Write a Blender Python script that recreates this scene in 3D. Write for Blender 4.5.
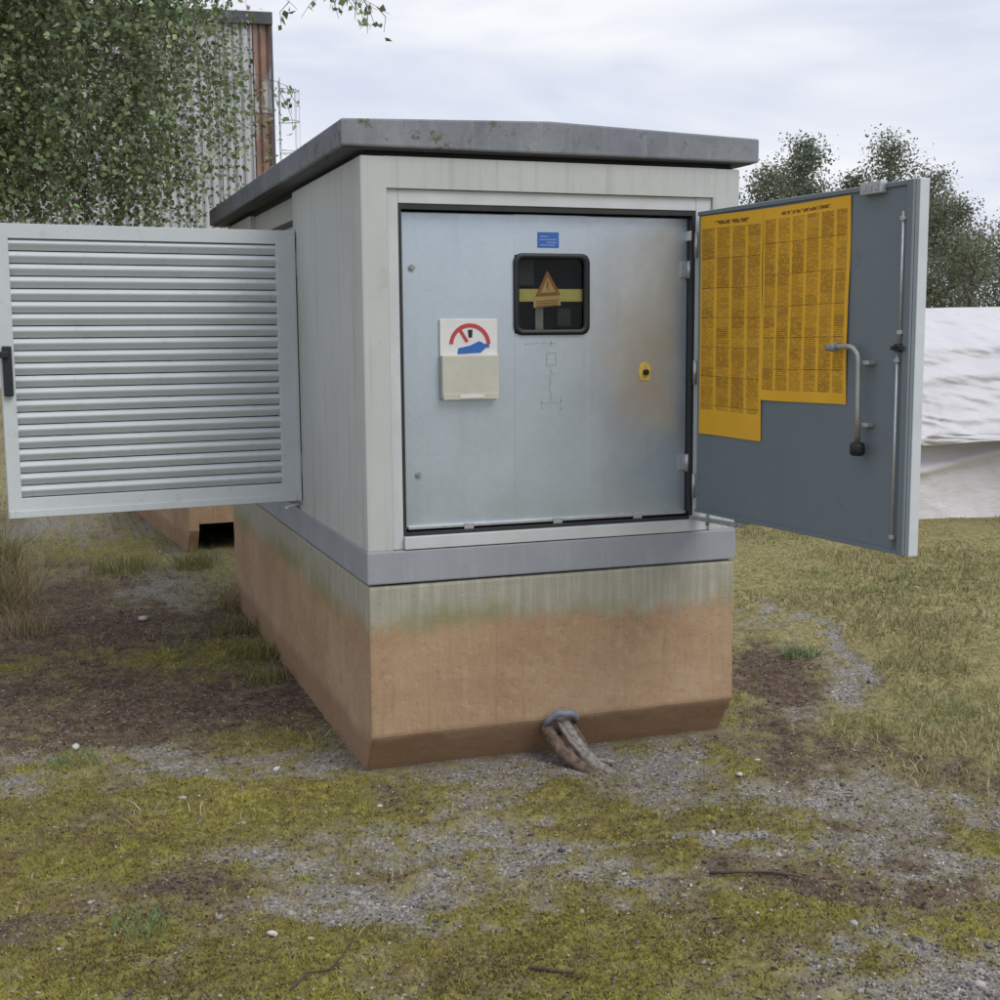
import bpy, bmesh, math, random
import numpy as np
from mathutils import Vector, Matrix

# ------------------------------------------------------------------ scene
S = bpy.context.scene
for o in list(bpy.data.objects):
    bpy.data.objects.remove(o)
COL = S.collection
random.seed(7)
RNG = np.random.default_rng(7)

# camera: phone held at eye height, turned a little to the right, tilted down
CAM = Vector((-1.0544, -4.3142, 1.55))
RGT = Vector((0.94159959, -0.33664176, -0.00790804))
UPV = Vector((0.05020122, 0.1171152, 0.99184871))
FWD = Vector((0.33297155, 0.93432133, -0.12717545))
cd = bpy.data.cameras.new('camera')
cam = bpy.data.objects.new('camera', cd)
COL.objects.link(cam)
cam.matrix_world = Matrix(((RGT.x, UPV.x, -FWD.x, CAM.x), (RGT.y, UPV.y, -FWD.y, CAM.y),
                           (RGT.z, UPV.z, -FWD.z, CAM.z), (0, 0, 0, 1)))
cd.sensor_width = 36
cd.lens = 36 * 1.3035
cd.clip_start = 0.05
cd.clip_end = 2000
S.camera = cam

# overcast daylight
SUN_EL, SUN_AZ = math.radians(50), math.radians(152)      # azimuth clockwise from +y
wd = bpy.data.worlds.new('World')
S.world = wd
wd.use_nodes = True
wt = wd.node_tree
wt.nodes.clear()
w_out = wt.nodes.new('ShaderNodeOutputWorld')
w_bg = wt.nodes.new('ShaderNodeBackground')
w_sky = wt.nodes.new('ShaderNodeTexSky')
w_sky.sky_type = 'NISHITA'
w_sky.sun_disc = False
w_sky.sun_elevation = SUN_EL
w_sky.sun_rotation = SUN_AZ
w_sky.air_density = 1.0
w_sky.dust_density = 2.0
w_tc = wt.nodes.new('ShaderNodeTexCoord')
w_map = wt.nodes.new('ShaderNodeMapping')
w_map.inputs['Scale'].default_value = (1.0, 1.0, 4.2)
w_map.inputs['Location'].default_value = (0.35, 0.1, 0.2)
w_n1 = wt.nodes.new('ShaderNodeTexNoise')
w_n1.inputs['Scale'].default_value = 2.7
w_n1.inputs['Detail'].default_value = 5
w_n1.inputs['Roughness'].default_value = 0.5
w_n1.inputs['Distortion'].default_value = 0.5
w_r = wt.nodes.new('ShaderNodeValToRGB')
w_r.color_ramp.elements[0].position = 0.38
w_r.color_ramp.elements[0].color = (5.85, 6.35, 7.7, 1)
w_r.color_ramp.elements[1].position = 0.65
w_r.color_ramp.elements[1].color = (8.7, 8.75, 9.0, 1)
w_mix = wt.nodes.new('ShaderNodeMix')
w_mix.data_type = 'RGBA'
w_mix.inputs[0].default_value = 0.93
wt.links.new(w_tc.outputs['Generated'], w_map.inputs['Vector'])
wt.links.new(w_map.outputs[0], w_n1.inputs['Vector'])
wt.links.new(w_n1.outputs['Fac'], w_r.inputs[0])
wt.links.new(w_sky.outputs[0], w_mix.inputs[6])
wt.links.new(w_r.outputs[0], w_mix.inputs[7])
wt.links.new(w_mix.outputs[2], w_bg.inputs['Color'])
w_bg.inputs['Strength'].default_value = 0.1
wt.links.new(w_bg.outputs[0], w_out.inputs[0])

sl = bpy.data.lights.new('sun', 'SUN')
sl.energy = 1.5
sl.angle = math.radians(35)
sl.color = (1.0, 0.96, 0.9)
sun = bpy.data.objects.new('sun', sl)
COL.objects.link(sun)
sdir = Vector((math.sin(SUN_AZ) * math.cos(SUN_EL), math.cos(SUN_AZ) * math.cos(SUN_EL), math.sin(SUN_EL)))
sun.rotation_euler = (-sdir).to_track_quat('-Z', 'Y').to_euler()
sun.location = (3, -8, 12)

S.view_settings.view_transform = 'Standard'
S.view_settings.look = 'None'
S.view_settings.exposure = 0.2
S.view_settings.gamma = 1
S.view_settings.use_curve_mapping = False
S.render.resolution_x = S.render.resolution_y = 1024

# ------------------------------------------------------------------ materials
class N:
    """tiny node helper"""
    def __init__(s, name, rough=0.7, metal=0.0, spec=0.5):
        s.m = bpy.data.materials.new(name)
        s.m.use_nodes = True
        s.t = s.m.node_tree
        s.b = s.t.nodes['Principled BSDF']
        s.b.inputs['Roughness'].default_value = rough
        s.b.inputs['Metallic'].default_value = metal
        s.b.inputs['Specular IOR Level'].default_value = spec
        g = s.t.nodes.new('ShaderNodeNewGeometry')
        s.P = g.outputs['Position']
        s.Nrm = g.outputs['Normal']
        s.sep = None
    def node(s, typ, **kw):
        n = s.t.nodes.new(typ)
        for k, v in kw.items():
            setattr(n, k, v)
        return n
    def put(s, sock, v):
        if hasattr(v, 'is_output'):
            s.t.links.new(v, sock)
        elif isinstance(v, (tuple, list)) and len(v) == 3 and sock.type == 'RGBA':
            sock.default_value = (*v, 1)
        else:
            sock.default_value = v
    def xyz(s):
        if s.sep is None:
            n = s.node('ShaderNodeSeparateXYZ')
            s.put(n.inputs[0], s.P)
            s.sep = n.outputs
        return s.sep
    def math(s, op, a, b=0.0, c=0.0):
        n = s.node('ShaderNodeMath', operation=op)
        s.put(n.inputs[0], a); s.put(n.inputs[1], b); s.put(n.inputs[2], c)
        return n.outputs[0]
    def noise(s, scale, detail=3, rough=0.55, stretch=None, dist=0.0, vec=None):
        v = vec or s.P
        if stretch:
            mp = s.node('ShaderNodeMapping')
            mp.inputs['Scale'].default_value = stretch
            s.put(mp.inputs[0], v)
            v = mp.outputs[0]
        n = s.node('ShaderNodeTexNoise')
        n.inputs['Scale'].default_value = scale
        n.inputs['Detail'].default_value = detail
        n.inputs['Roughness'].default_value = rough
        n.inputs['Distortion'].default_value = dist
        s.put(n.inputs['Vector'], v)
        return n.outputs['Fac']
    def voro(s, scale, out='Color'):
        n = s.node('ShaderNodeTexVoronoi')
        n.inputs['Scale'].default_value = scale
        s.put(n.inputs['Vector'], s.P)
        return n.outputs[out]
    def ramp(s, f, stops):
        n = s.node('ShaderNodeValToRGB')
        el = n.color_ramp.elements
        while len(el) < len(stops):
            el.new(0.5)
        for e, (p, c) in zip(el, stops):
            e.position = p
            e.color = (*c, 1) if isinstance(c, (tuple, list)) else (c, c, c, 1)
        s.put(n.inputs[0], f)
        return n.outputs[0]
    def step(s, f, lo, hi):
        n = s.node('ShaderNodeMapRange')
        n.interpolation_type = 'SMOOTHSTEP'
        s.put(n.inputs[0], f)
        s.put(n.inputs[1], lo); s.put(n.inputs[2], hi)
        return n.outputs[0]
    def mix(s, f, a, b, mode='MIX'):
        n = s.node('ShaderNodeMix', data_type='RGBA', blend_type=mode)
        s.put(n.inputs[0], f); s.put(n.inputs[6], a); s.put(n.inputs[7], b)
        return n.outputs[2]
    def col(s, c):
        s.put(s.b.inputs['Base Color'], c)
        return s
    def bump(s, h, strength=0.3, dist=0.01):
        n = s.node('ShaderNodeBump')
        n.inputs['Strength'].default_value = strength
        n.inputs['Distance'].default_value = dist
        s.put(n.inputs['Height'], h)
        s.put(s.b.inputs['Normal'], n.outputs[0])
        return s

def plain(name, c, rough=0.6, metal=0.0, var=0.12, scale=9.0, bump=0.0, spec=0.5):
    n = N(name, rough, metal, spec)
    lo = tuple(x * (1 - var) for x in c)
    hi = tuple(min(1, x * (1 + var)) for x in c)
    f = n.noise(scale, 4, 0.6)
    n.col(n.ramp(f, [(0.3, lo), (0.7, hi)]))
    if bump:
        n.bump(n.noise(scale * 12, 3), bump, 0.002)
    return n.m

MAT = {}
def wall_paint():
    n = N('pale_wall_paint', 0.75, 0, 0.3)
    big = n.noise(2.2, 4, 0.6)
    c = n.ramp(big, [(0.3, (0.455, 0.48, 0.47)), (0.7, (0.515, 0.535, 0.525))])
    streak = n.noise(1.0, 4, 0.6, (26, 26, 0.9))
    c = n.mix(n.math('MULTIPLY', n.step(streak, 0.50, 0.68), 0.5), c, (0.35, 0.365, 0.335))
    alg = n.math('MULTIPLY', n.step(n.noise(5, 5, 0.7), 0.56, 0.72), n.step(n.noise(1.3, 2), 0.45, 0.65))
    c = n.mix(n.math('MULTIPLY', alg, 0.5), c, (0.34, 0.37, 0.27))
    spk = n.step(n.noise(60, 2, 0.5), 0.68, 0.76)
    c = n.mix(n.math('MULTIPLY', spk, 0.35), c, (0.27, 0.27, 0.25))
    n.col(c)
    n.bump(n.math('ADD', n.noise(140, 3), n.math('MULTIPLY', n.noise(6, 3), 0.8)), 0.25, 0.002)
    return n.m
MAT['wall'] = wall_paint()

def plinth_mat():
    n = N('stained_concrete', 0.92, 0, 0.15)
    z = n.xyz()[2]
    edge = n.math('ADD', z, n.math('MULTIPLY', n.math('SUBTRACT', n.noise(3.2, 5, 0.65), 0.5), 0.20))
    edge = n.math('ADD', edge, n.math('MULTIPLY', n.math('SUBTRACT', n.noise(1.0, 3, 0.6, (28, 28, 1.5)), 0.5), 0.10))
    up = n.step(edge, 0.485, 0.585)
    # rust-dusted lower part
    lo = n.ramp(n.noise(2.6, 5, 0.62), [(0.25, (0.31, 0.20, 0.12)), (0.5, (0.39, 0.265, 0.165)), (0.75, (0.455, 0.325, 0.21))])
    lo = n.mix(n.math('MULTIPLY', n.step(n.noise(16, 5, 0.7), 0.50, 0.66), 0.6), lo, (0.43, 0.335, 0.225))
    lo = n.mix(n.math('MULTIPLY', n.step(n.noise(9, 4, 0.7), 0.54, 0.70), 0.5), lo, (0.31, 0.20, 0.14))
    lo = n.mix(n.math('MULTIPLY', n.step(n.noise(70, 3, 0.6), 0.58, 0.72), 0.35), lo, (0.52, 0.43, 0.33))
    lo = n.mix(n.math('MULTIPLY', n.step(n.noise(34, 4, 0.75), 0.54, 0.66), 0.42), lo, (0.235, 0.15, 0.092))
    lo = n.mix(n.math('MULTIPLY', n.step(n.noise(1.0, 3, 0.7, (75, 75, 5)), 0.58, 0.68), 0.35), lo, (0.48, 0.38, 0.27))
    lo = n.mix(n.math('MULTIPLY', n.step(n.noise(1.0, 3, 0.6, (40, 40, 2.0)), 0.56, 0.7), 0.25), lo, (0.24, 0.15, 0.10))
    # bare upper strip with rain streaks
    hi = n.ramp(n.noise(1.0, 5, 0.7, (34, 34, 1.6)), [(0.3, (0.29, 0.28, 0.225)), (0.52, (0.36, 0.35, 0.285)), (0.74, (0.47, 0.46, 0.40))])
    hi = n.mix(n.math('MULTIPLY', n.step(n.noise(7, 4), 0.5, 0.7), 0.35), hi, (0.28, 0.27, 0.19))
    chamfer_shade = n.math('MULTIPLY', n.math('SUBTRACT', 1.0, n.step(n.math('ADD', z, n.math('MULTIPLY', n.math('SUBTRACT', n.noise(6, 4), 0.5), 0.08)), 0.10, 0.17)), 0.55)  # shade of the down-facing chamfer painted in as a darker, noisy-edged tone
    lo = n.mix(chamfer_shade, lo, (0.22, 0.125, 0.075))
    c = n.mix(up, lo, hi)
    band = n.math('MULTIPLY', n.step(edge, 0.46, 0.54), n.math('SUBTRACT', 1.0, n.step(edge, 0.54, 0.65)))
    alg = n.math('MULTIPLY', band, n.step(n.noise(2.3, 5, 0.7), 0.40, 0.62))
    c = n.mix(n.math('MULTIPLY', alg, 0.65), c, (0.215, 0.22, 0.085))
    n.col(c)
    h = n.math('ADD', n.math('MULTIPLY', n.noise(120, 4, 0.7), 0.6), n.noise(14, 5, 0.6))
    pit = n.math('MULTIPLY', n.step(n.voro(26, 'Distance'), 0.12, 0.05), -0.8)
    n.bump(n.math('ADD', h, pit), 0.55, 0.004)
    return n.m
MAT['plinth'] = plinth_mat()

def band_mat():
    n = N('grey_painted_band', 0.7, 0, 0.3)
    c = n.ramp(n.noise(3, 5, 0.6), [(0.3, (0.255, 0.275, 0.31)), (0.7, (0.33, 0.35, 0.385))])
    c = n.mix(n.math('MULTIPLY', n.step(n.noise(1.0, 4, 0.6, (22, 22, 2.5)), 0.52, 0.7), 0.4), c, (0.38, 0.39, 0.39))
    c = n.mix(n.math('MULTIPLY', n.step(n.noise(24, 4, 0.7), 0.6, 0.72), 0.4), c, (0.22, 0.22, 0.21))
    n.col(c)
    n.bump(n.noise(90, 4), 0.25, 0.002)
    return n.m
MAT['band'] = band_mat()

def roof_mat():
    n = N('weathered_roof', 0.85, 0, 0.25)
    c = n.ramp(n.noise(4, 6, 0.65), [(0.25, (0.150, 0.165, 0.19)), (0.5, (0.205, 0.22, 0.25)), (0.78, (0.27, 0.285, 0.31))])
    c = n.mix(n.math('MULTIPLY', n.step(n.noise(1.0, 4, 0.7, (30, 30, 3)), 0.5, 0.7), 0.45), c, (0.30, 0.31, 0.315))
    x, y, z = n.xyz()
    near = n.math('SUBTRACT', 1.0, n.step(n.math('ADD', x, n.math('MULTIPLY', y, 0.5)), 0.25, 0.95))
    moss = n.math('MULTIPLY', n.step(n.noise(13, 5, 0.7), 0.56, 0.66), n.math('ADD', near, 0.10))
    c = n.mix(n.math('MULTIPLY', moss, 0.8), c, (0.10, 0.10, 0.045))
    c = n.mix(n.math('MULTIPLY', n.step(n.noise(30, 4, 0.7), 0.58, 0.68), 0.45), c, (0.10, 0.11, 0.12))
    n.col(c)
    n.bump(n.noise(70, 5, 0.7), 0.5, 0.004)
    return n.m
MAT['roof'] = roof_mat()

def galv():
    n = N('galvanised_sheet', 0.42, 0.72, 0.5)
    sp = n.node('ShaderNodeTexVoronoi')
    sp.inputs['Scale'].default_value = 55
    n.put(sp.inputs['Vector'], n.P)
    spangle = n.ramp(sp.outputs['Color'], [(0.0, 0.975), (1.0, 1.02)])
    c = n.ramp(n.noise(2.4, 5, 0.6), [(0.3, (0.50, 0.575, 0.65)), (0.7, (0.55, 0.625, 0.70))])
    c = n.mix(1.0, c, spangle, 'MULTIPLY')
    x, y, z = n.xyz()
    # brownish smear round the lock: the yellow poster's reflection painted into the colour
    dx = n.math('SUBTRACT', x, 1.04); dz = n.math('MULTIPLY', n.math('SUBTRACT', z, 1.36), 0.62)
    d = n.math('SQRT', n.math('ADD', n.math('MULTIPLY', dx, dx), n.math('MULTIPLY', dz, dz)))
    d = n.math('ADD', d, n.math('MULTIPLY', n.math('SUBTRACT', n.noise(9, 4), 0.5), 0.16))
    g = n.math('MULTIPLY', n.math('SUBTRACT', 1.0, n.step(d, 0.03, 0.19)), 0.36)
    c = n.mix(g, c, (0.50, 0.42, 0.33))
    c = n.mix(n.math('MULTIPLY', n.step(n.noise(1.0, 4, 0.6, (18, 18, 2.2)), 0.54, 0.7), 0.18), c, (0.42, 0.45, 0.48))
    n.col(c)
    rr = n.ramp(n.noise(5, 5, 0.65), [(0.3, 0.30), (0.7, 0.46)])
    n.put(n.b.inputs['Roughness'], rr)
    n.bump(n.math('ADD', n.math('MULTIPLY', n.noise(1.6, 2), 6.0), n.noise(80, 2)), 0.12, 0.002)
    return n.m
MAT['galv'] = galv()
MAT['frame'] = plain('pale_frame_paint', (0.52, 0.55, 0.56), 0.55, 0, 0.09, 6, 0.1)
def louvre():
    n = N('louvre_paint', 0.7, 0, 0.25)
    c = n.ramp(n.noise(3, 4, 0.6), [(0.3, (0.51, 0.555, 0.575)), (0.7, (0.57, 0.61, 0.63))])
    c = n.mix(n.math('MULTIPLY', n.step(n.noise(22, 5, 0.7), 0.56, 0.70), 0.25), c, (0.30, 0.32, 0.32))
    n.col(c); n.bump(n.noise(60, 2), 0.08, 0.001)
    return n.m
MAT['louvre'] = louvre()
def door_grey():
    n = N('door_inner_grey', 0.5, 0, 0.4)
    c = n.ramp(n.noise(1.8, 5, 0.6), [(0.3, (0.150, 0.183, 0.208)), (0.7, (0.182, 0.216, 0.24))])
    c = n.mix(n.math('MULTIPLY', n.step(n.noise(14, 5, 0.75), 0.60, 0.72), 0.3), c, (0.085, 0.10, 0.115))
    c = n.mix(n.math('MULTIPLY', n.step(n.noise(1.0, 3, 0.6, (20, 20, 2)), 0.56, 0.7), 0.25), c, (0.18, 0.205, 0.225))
    n.col(c); n.bump(n.noise(40, 3), 0.08, 0.001)
    return n.m
MAT['door_in'] = door_grey()
MAT['door_edge'] = plain('door_edge_paint', (0.55, 0.59, 0.63), 0.45, 0, 0.06, 8)
MAT['dark'] = plain('dark_rubber', (0.018, 0.02, 0.023), 0.5, 0, 0.3, 12)
MAT['black'] = plain('black_plastic', (0.010, 0.012, 0.015), 0.55, 0, 0.2, 12)
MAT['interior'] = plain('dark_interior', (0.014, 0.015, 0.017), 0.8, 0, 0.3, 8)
MAT['steel'] = plain('dull_steel', (0.42, 0.42, 0.40), 0.42, 0.75, 0.15, 30)
MAT['zinc'] = plain('zinc_hardware', (0.50, 0.52, 0.53), 0.4, 0.6, 0.12, 30)
MAT['white'] = plain('white_plastic', (0.66, 0.67, 0.66), 0.5, 0, 0.05, 20)
MAT['beige'] = plain('beige_enamel', (0.50, 0.50, 0.44), 0.5, 0, 0.06, 15)
MAT['red'] = plain('red_print', (0.46, 0.05, 0.06), 0.5, 0, 0.1, 20)
MAT['blue'] = plain('blue_print', (0.03, 0.12, 0.42), 0.45, 0, 0.1, 20)
MAT['blue2'] = plain('pale_blue_print', (0.16, 0.27, 0.55), 0.45, 0, 0.1, 20)
MAT['yellow'] = plain('yellow_tape', (0.95, 0.78, 0.25), 0.5, 0, 0.08, 20)
MAT['yplate'] = plain('yellow_lock_plate', (0.62, 0.46, 0.10), 0.55, 0, 0.18, 60)
MAT['orange'] = plain('orange_print', (0.62, 0.22, 0.05), 0.5, 0, 0.1, 20)
MAT['amber'] = plain('amber_sign', (0.95, 0.68, 0.28), 0.5, 0, 0.1, 20)
MAT['mark'] = plain('grey_marker', (0.27, 0.29, 0.31), 0.7, 0, 0.35, 90)
MAT['housing'] = plain('dark_housing', (0.05, 0.06, 0.07), 0.5, 0, 0.3, 20)
MAT['faint'] = plain('faint_marker', (0.34, 0.38, 0.42), 0.7, 0, 0.4, 120)
MAT['collar'] = plain('blue_grey_collar', (0.20, 0.215, 0.27), 0.5, 0, 0.2, 40)
MAT['cable'] = plain('weathered_cable', (0.15, 0.105, 0.08), 0.9, 0, 0.5, 45, 0.8)
MAT['cable2'] = plain('grey_cable_core', (0.25, 0.225, 0.20), 0.9, 0, 0.5, 60, 0.8)

def glass():
    n = N('window_glass', 0.05)
    t = n.t
    t.nodes.remove(n.b)
    out = [k for k in t.nodes if k.type == 'OUTPUT_MATERIAL'][0]
    tr = n.node('ShaderNodeBsdfTransparent'); tr.inputs[0].default_value = (0.80, 0.82, 0.80, 1)
    gl = n.node('ShaderNodeBsdfGlossy'); gl.inputs['Roughness'].default_value = 0.06
    fr = n.node('ShaderNodeFresnel'); fr.inputs[0].default_value = 1.22
    mx = n.node('ShaderNodeMixShader')
    t.links.new(fr.outputs[0], mx.inputs[0]); t.links.new(tr.outputs[0], mx.inputs[1]); t.links.new(gl.outputs[0], mx.inputs[2])
    t.links.new(mx.outputs[0], out.inputs[0])
    return n.m
MAT['glass'] = glass()

def poster_mat(name, cols, seed):
    """yellow sheet printed with tables of small brown type (flat print)"""
    n = N(name, 0.55, 0, 0.3)
    uv = n.node('ShaderNodeUVMap').outputs[0]
    sp = n.node('ShaderNodeSeparateXYZ'); n.put(sp.inputs[0], uv)
    u, v = sp.outputs[0], sp.outputs[1]
    paper = n.ramp(n.noise(5, 4), [(0.3, (0.78, 0.42, 0.026)), (0.7, (0.86, 0.48, 0.034))])
    cu = n.math('MULTIPLY', u, cols)
    fu = n.math('FRACT', cu)
    ci = n.math('FLOOR', cu)
    colmask = n.math('MULTIPLY', n.math('GREATER_THAN', fu, 0.10), n.math('LESS_THAN', fu, 0.92))
    rows = 92.0 if cols > 4 else 112.0
    rv = n.math('MULTIPLY', v, rows)
    ri = n.math('FLOOR', rv)
    line = n.math('LESS_THAN', n.math('FRACT', rv), 0.58)
    cx = n.node('ShaderNodeCombineXYZ')
    n.put(cx.inputs[0], n.math('FLOOR', n.math('MULTIPLY', u, cols * 11.0)))
    n.put(cx.inputs[1], ri); n.put(cx.inputs[2], seed)
    wn = n.node('ShaderNodeTexWhiteNoise'); n.put(wn.inputs[0], cx.outputs[0])
    letters = n.math('GREATER_THAN', wn.outputs[0], 0.22)
    c2 = n.node('ShaderNodeCombineXYZ')
    n.put(c2.inputs[0], ci); n.put(c2.inputs[1], n.math('FLOOR', n.math('DIVIDE', rv, 5.0))); n.put(c2.inputs[2], seed + 3)
    wb = n.node('ShaderNodeTexWhiteNoise'); n.put(wb.inputs[0], c2.outputs[0])
    dens = n.math('ADD', 0.45, n.math('MULTIPLY', wb.outputs[0], 0.5))
    c3 = n.node('ShaderNodeCombineXYZ')
    n.put(c3.inputs[0], ci); n.put(c3.inputs[1], ri); n.put(c3.inputs[2], seed + 9)
    wl = n.node('ShaderNodeTexWhiteNoise'); n.put(wl.inputs[0], c3.outputs[0])
    short = n.math('LESS_THAN', fu, n.math('ADD', 0.62, n.math('MULTIPLY', wl.outputs[0], 0.5)))
    body = n.math('MULTIPLY', n.math('GREATER_THAN', v, 0.055 if cols > 4 else 0.115), n.math('LESS_THAN', v, 0.94))
    mar = n.math('MULTIPLY', n.math('GREATER_THAN', u, 0.02), n.math('LESS_THAN', u, 0.965))
    txt = n.math('MULTIPLY', n.math('MULTIPLY', letters, line), n.math('MULTIPLY', colmask, short))
    txt = n.math('MULTIPLY', txt, n.math('MULTIPLY', body, mar))
    txt = n.math('MULTIPLY', txt, dens)
    # heading line and table rules
    head = n.math('MULTIPLY', n.math('MULTIPLY', n.math('GREATER_THAN', v, 0.955), n.math('LESS_THAN', v, 0.972)),
                  n.math('MULTIPLY', n.math('GREATER_THAN', u, 0.22), n.math('LESS_THAN', u, 0.78)))
    head = n.math('MULTIPLY', n.math('MULTIPLY', head, letters), 1.0)
    rule = n.math('MULTIPLY', n.math('LESS_THAN', n.math('FRACT', n.math('DIVIDE', rv, 15.0)), 0.03), n.math('MULTIPLY', body, mar))
    ink = n.math('MINIMUM', n.math('ADD', n.math('ADD', n.math('MULTIPLY', txt, 0.72), n.math('MULTIPLY', head, 0.9)), n.math('MULTIPLY', rule, 0.5)), 1.0)
    tint = n.math('MULTIPLY', n.math('MULTIPLY', n.math('MULTIPLY', body, mar), colmask), n.math('MULTIPLY', n.math('ADD', wb.outputs[0], 0.9), 0.27))
    paper = n.mix(tint, paper, (0.34, 0.155, 0.012))
    n.col(n.mix(ink, paper, (0.17, 0.075, 0.012)))
    return n.m
MAT['poster_a'] = poster_mat('yellow_print_narrow', 4.0, 1.0)
MAT['poster_b'] = poster_mat('yellow_print_wide', 6.0, 5.0)

def attr_mat(name, attr, rough=0.85, trans=0.0, spec=0.2):
    n = N(name, rough, 0, spec)
    a = n.node('ShaderNodeAttribute', attribute_name=attr)
    n.col(a.outputs['Color'])
    if trans:
        out = [k for k in n.t.nodes if k.type == 'OUTPUT_MATERIAL'][0]
        tl = n.node('ShaderNodeBsdfTranslucent')
        n.t.links.new(a.outputs['Color'], tl.inputs[0])
        mx = n.node('ShaderNodeMixShader'); mx.inputs[0].default_value = trans
        n.t.links.new(n.b.outputs[0], mx.inputs[1]); n.t.links.new(tl.outputs[0], mx.inputs[2])
        n.t.links.new(mx.outputs[0], out.inputs[0])
    return n.m
MAT['leaf'] = attr_mat('leaf', 'tint', 0.55, 0.3, 0.35)
MAT['blade'] = attr_mat('grass_blade', 'tint', 0.7, 0.25, 0.25)
MAT['stone'] = attr_mat('stone', 'tint', 0.9, 0, 0.2)

def bark(name, a, b):
    n = N(name, 0.9, 0, 0.15)
    c = n.ramp(n.noise(1.0, 4, 0.7, (5, 5, 22)), [(0.42, a), (0.6, b)])
    n.col(c); n.bump(n.noise(30, 5, 0.7), 0.6, 0.01)
    return n.m
MAT['birch_bark'] = bark('birch_bark', (0.06, 0.055, 0.05), (0.48, 0.46, 0.43))
MAT['bark'] = bark('grey_bark', (0.055, 0.05, 0.045), (0.17, 0.155, 0.14))
MAT['twig'] = plain('twig_bark', (0.075, 0.055, 0.045), 0.85, 0, 0.3, 40)

def cladding(name, rust):
    n = N(name, 0.6, 0.0, 0.3)
    c = n.ramp(n.noise(0.5, 4, 0.6), [(0.3, (0.42, 0.425, 0.46)), (0.7, (0.52, 0.525, 0.56))])
    c = n.mix(n.math('MULTIPLY', n.step(n.noise(1.0, 4, 0.7, (3.5, 3.5, 0.22)), 0.5, 0.68), 0.55), c, (0.36, 0.33, 0.32))
    if rust:
        r = n.ramp(n.noise(1.2, 5, 0.7), [(0.3, (0.15, 0.075, 0.055)), (0.7, (0.29, 0.16, 0.11))])
        f = n.step(n.noise(1.0, 4, 0.7, (1.6, 1.6, 0.35)), 0.44 - rust * 0.2, 0.58 - rust * 0.2)
        c = n.mix(n.math('MULTIPLY', f, 0.9), c, r)
    n.col(c)
    return n.m
MAT['clad'] = cladding('pale_cladding', 0.0)
MAT['clad_r'] = cladding('rust_streaked_cladding', 0.05)
MAT['clad_rr'] = cladding('rusty_cladding', 0.6)
MAT['parapet'] = plain('dark_parapet', (0.075, 0.08, 0.095), 0.7, 0, 0.25, 1.5)

def tarp_mat(name, a, b):
    n = N(name, 0.55, 0, 0.35)
    c = n.ramp(n.noise(1.6, 5, 0.6), [(0.3, a), (0.7, b)])
    c = n.mix(n.math('MULTIPLY', n.step(n.noise(5, 5, 0.7), 0.55, 0.72), 0.3), c, tuple(x * 0.75 for x in a))
    n.col(c)
    n.bump(n.math('ADD', n.noise(9, 5, 0.6, (1, 1, 3), 0.6), n.math('MULTIPLY', n.noise(40, 3), 0.3)), 0.35, 0.02)
    return n.m
MAT['tarp'] = tarp_mat('white_tarpaulin', (0.53, 0.53, 0.565), (0.62, 0.62, 0.65))
MAT['tarp2'] = tarp_mat('dusty_white_sheet', (0.62, 0.60, 0.63), (0.70, 0.68, 0.70))

# ------------------------------------------------------------------ object helpers
def link(o, parent=None):
    COL.objects.link(o)
    if parent:
        o.parent = parent
    return o

def tag(o, label, cat, group=None):
    o['label'] = label
    o['category'] = cat
    if group:
        o['group'] = group
    return o

def thing(name, label, cat, loc=(0, 0, 0), group=None):
    o = bpy.data.objects.new(name, None)
    o.empty_display_size = 0.2
    o.location = loc
    link(o)
    return tag(o, label, cat, group)

def finish(name, bm, mat, parent=None, smooth=False, org=None):
    """bm is in world coordinates; org = world position of the parent's frame"""
    bm.normal_update()
    me = bpy.data.meshes.new(name)
    bm.to_mesh(me)
    bm.free()
    mats = mat if isinstance(mat, (list, tuple)) else [mat]
    for m in mats:
        me.materials.append(MAT[m])
    if smooth:
        for p in me.polygons:
            p.use_smooth = True
    o = bpy.data.objects.new(name, me)
    link(o, parent)
    if org is not None:
        o.location = tuple(-c for c in org)
    return o

def box(bm, lo, hi, bev=0.0, mi=0):
    x0, y0, z0 = lo; x1, y1, z1 = hi
    vs = [bm.verts.new(v) for v in ((x0, y0, z0), (x1, y0, z0), (x1, y1, z0), (x0, y1, z0), (x0, y0, z1), (x1, y0, z1), (x1, y1, z1), (x0, y1, z1))]
    fs = [bm.faces.new([vs[i] for i in f]) for f in ((0, 3, 2, 1), (4, 5, 6, 7), (0, 1, 5, 4), (1, 2, 6, 5), (2, 3, 7, 6), (3, 0, 4, 7))]
    for f in fs:
        f.material_index = mi
    if bev:
        es = set(e for f in fs for e in f.edges)
        r = bmesh.ops.bevel(bm, geom=list(es), offset=bev, segments=2, profile=0.6, affect='EDGES')
        for f in r['faces']:
            f.material_index = mi
    return vs

def boxm(bm, lo, hi, M, bev=0.0, mi=0):
    """box in a local frame M"""
    b2 = bmesh.new()
    box(b2, lo, hi, bev, mi)
    b2.transform(M)
    merge(bm, b2)

def merge(bm, b2):
    me = bpy.data.meshes.new('tmp')
    b2.to_mesh(me)
    b2.free()
    bm.from_mesh(me)
    bpy.data.meshes.remove(me)

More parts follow.
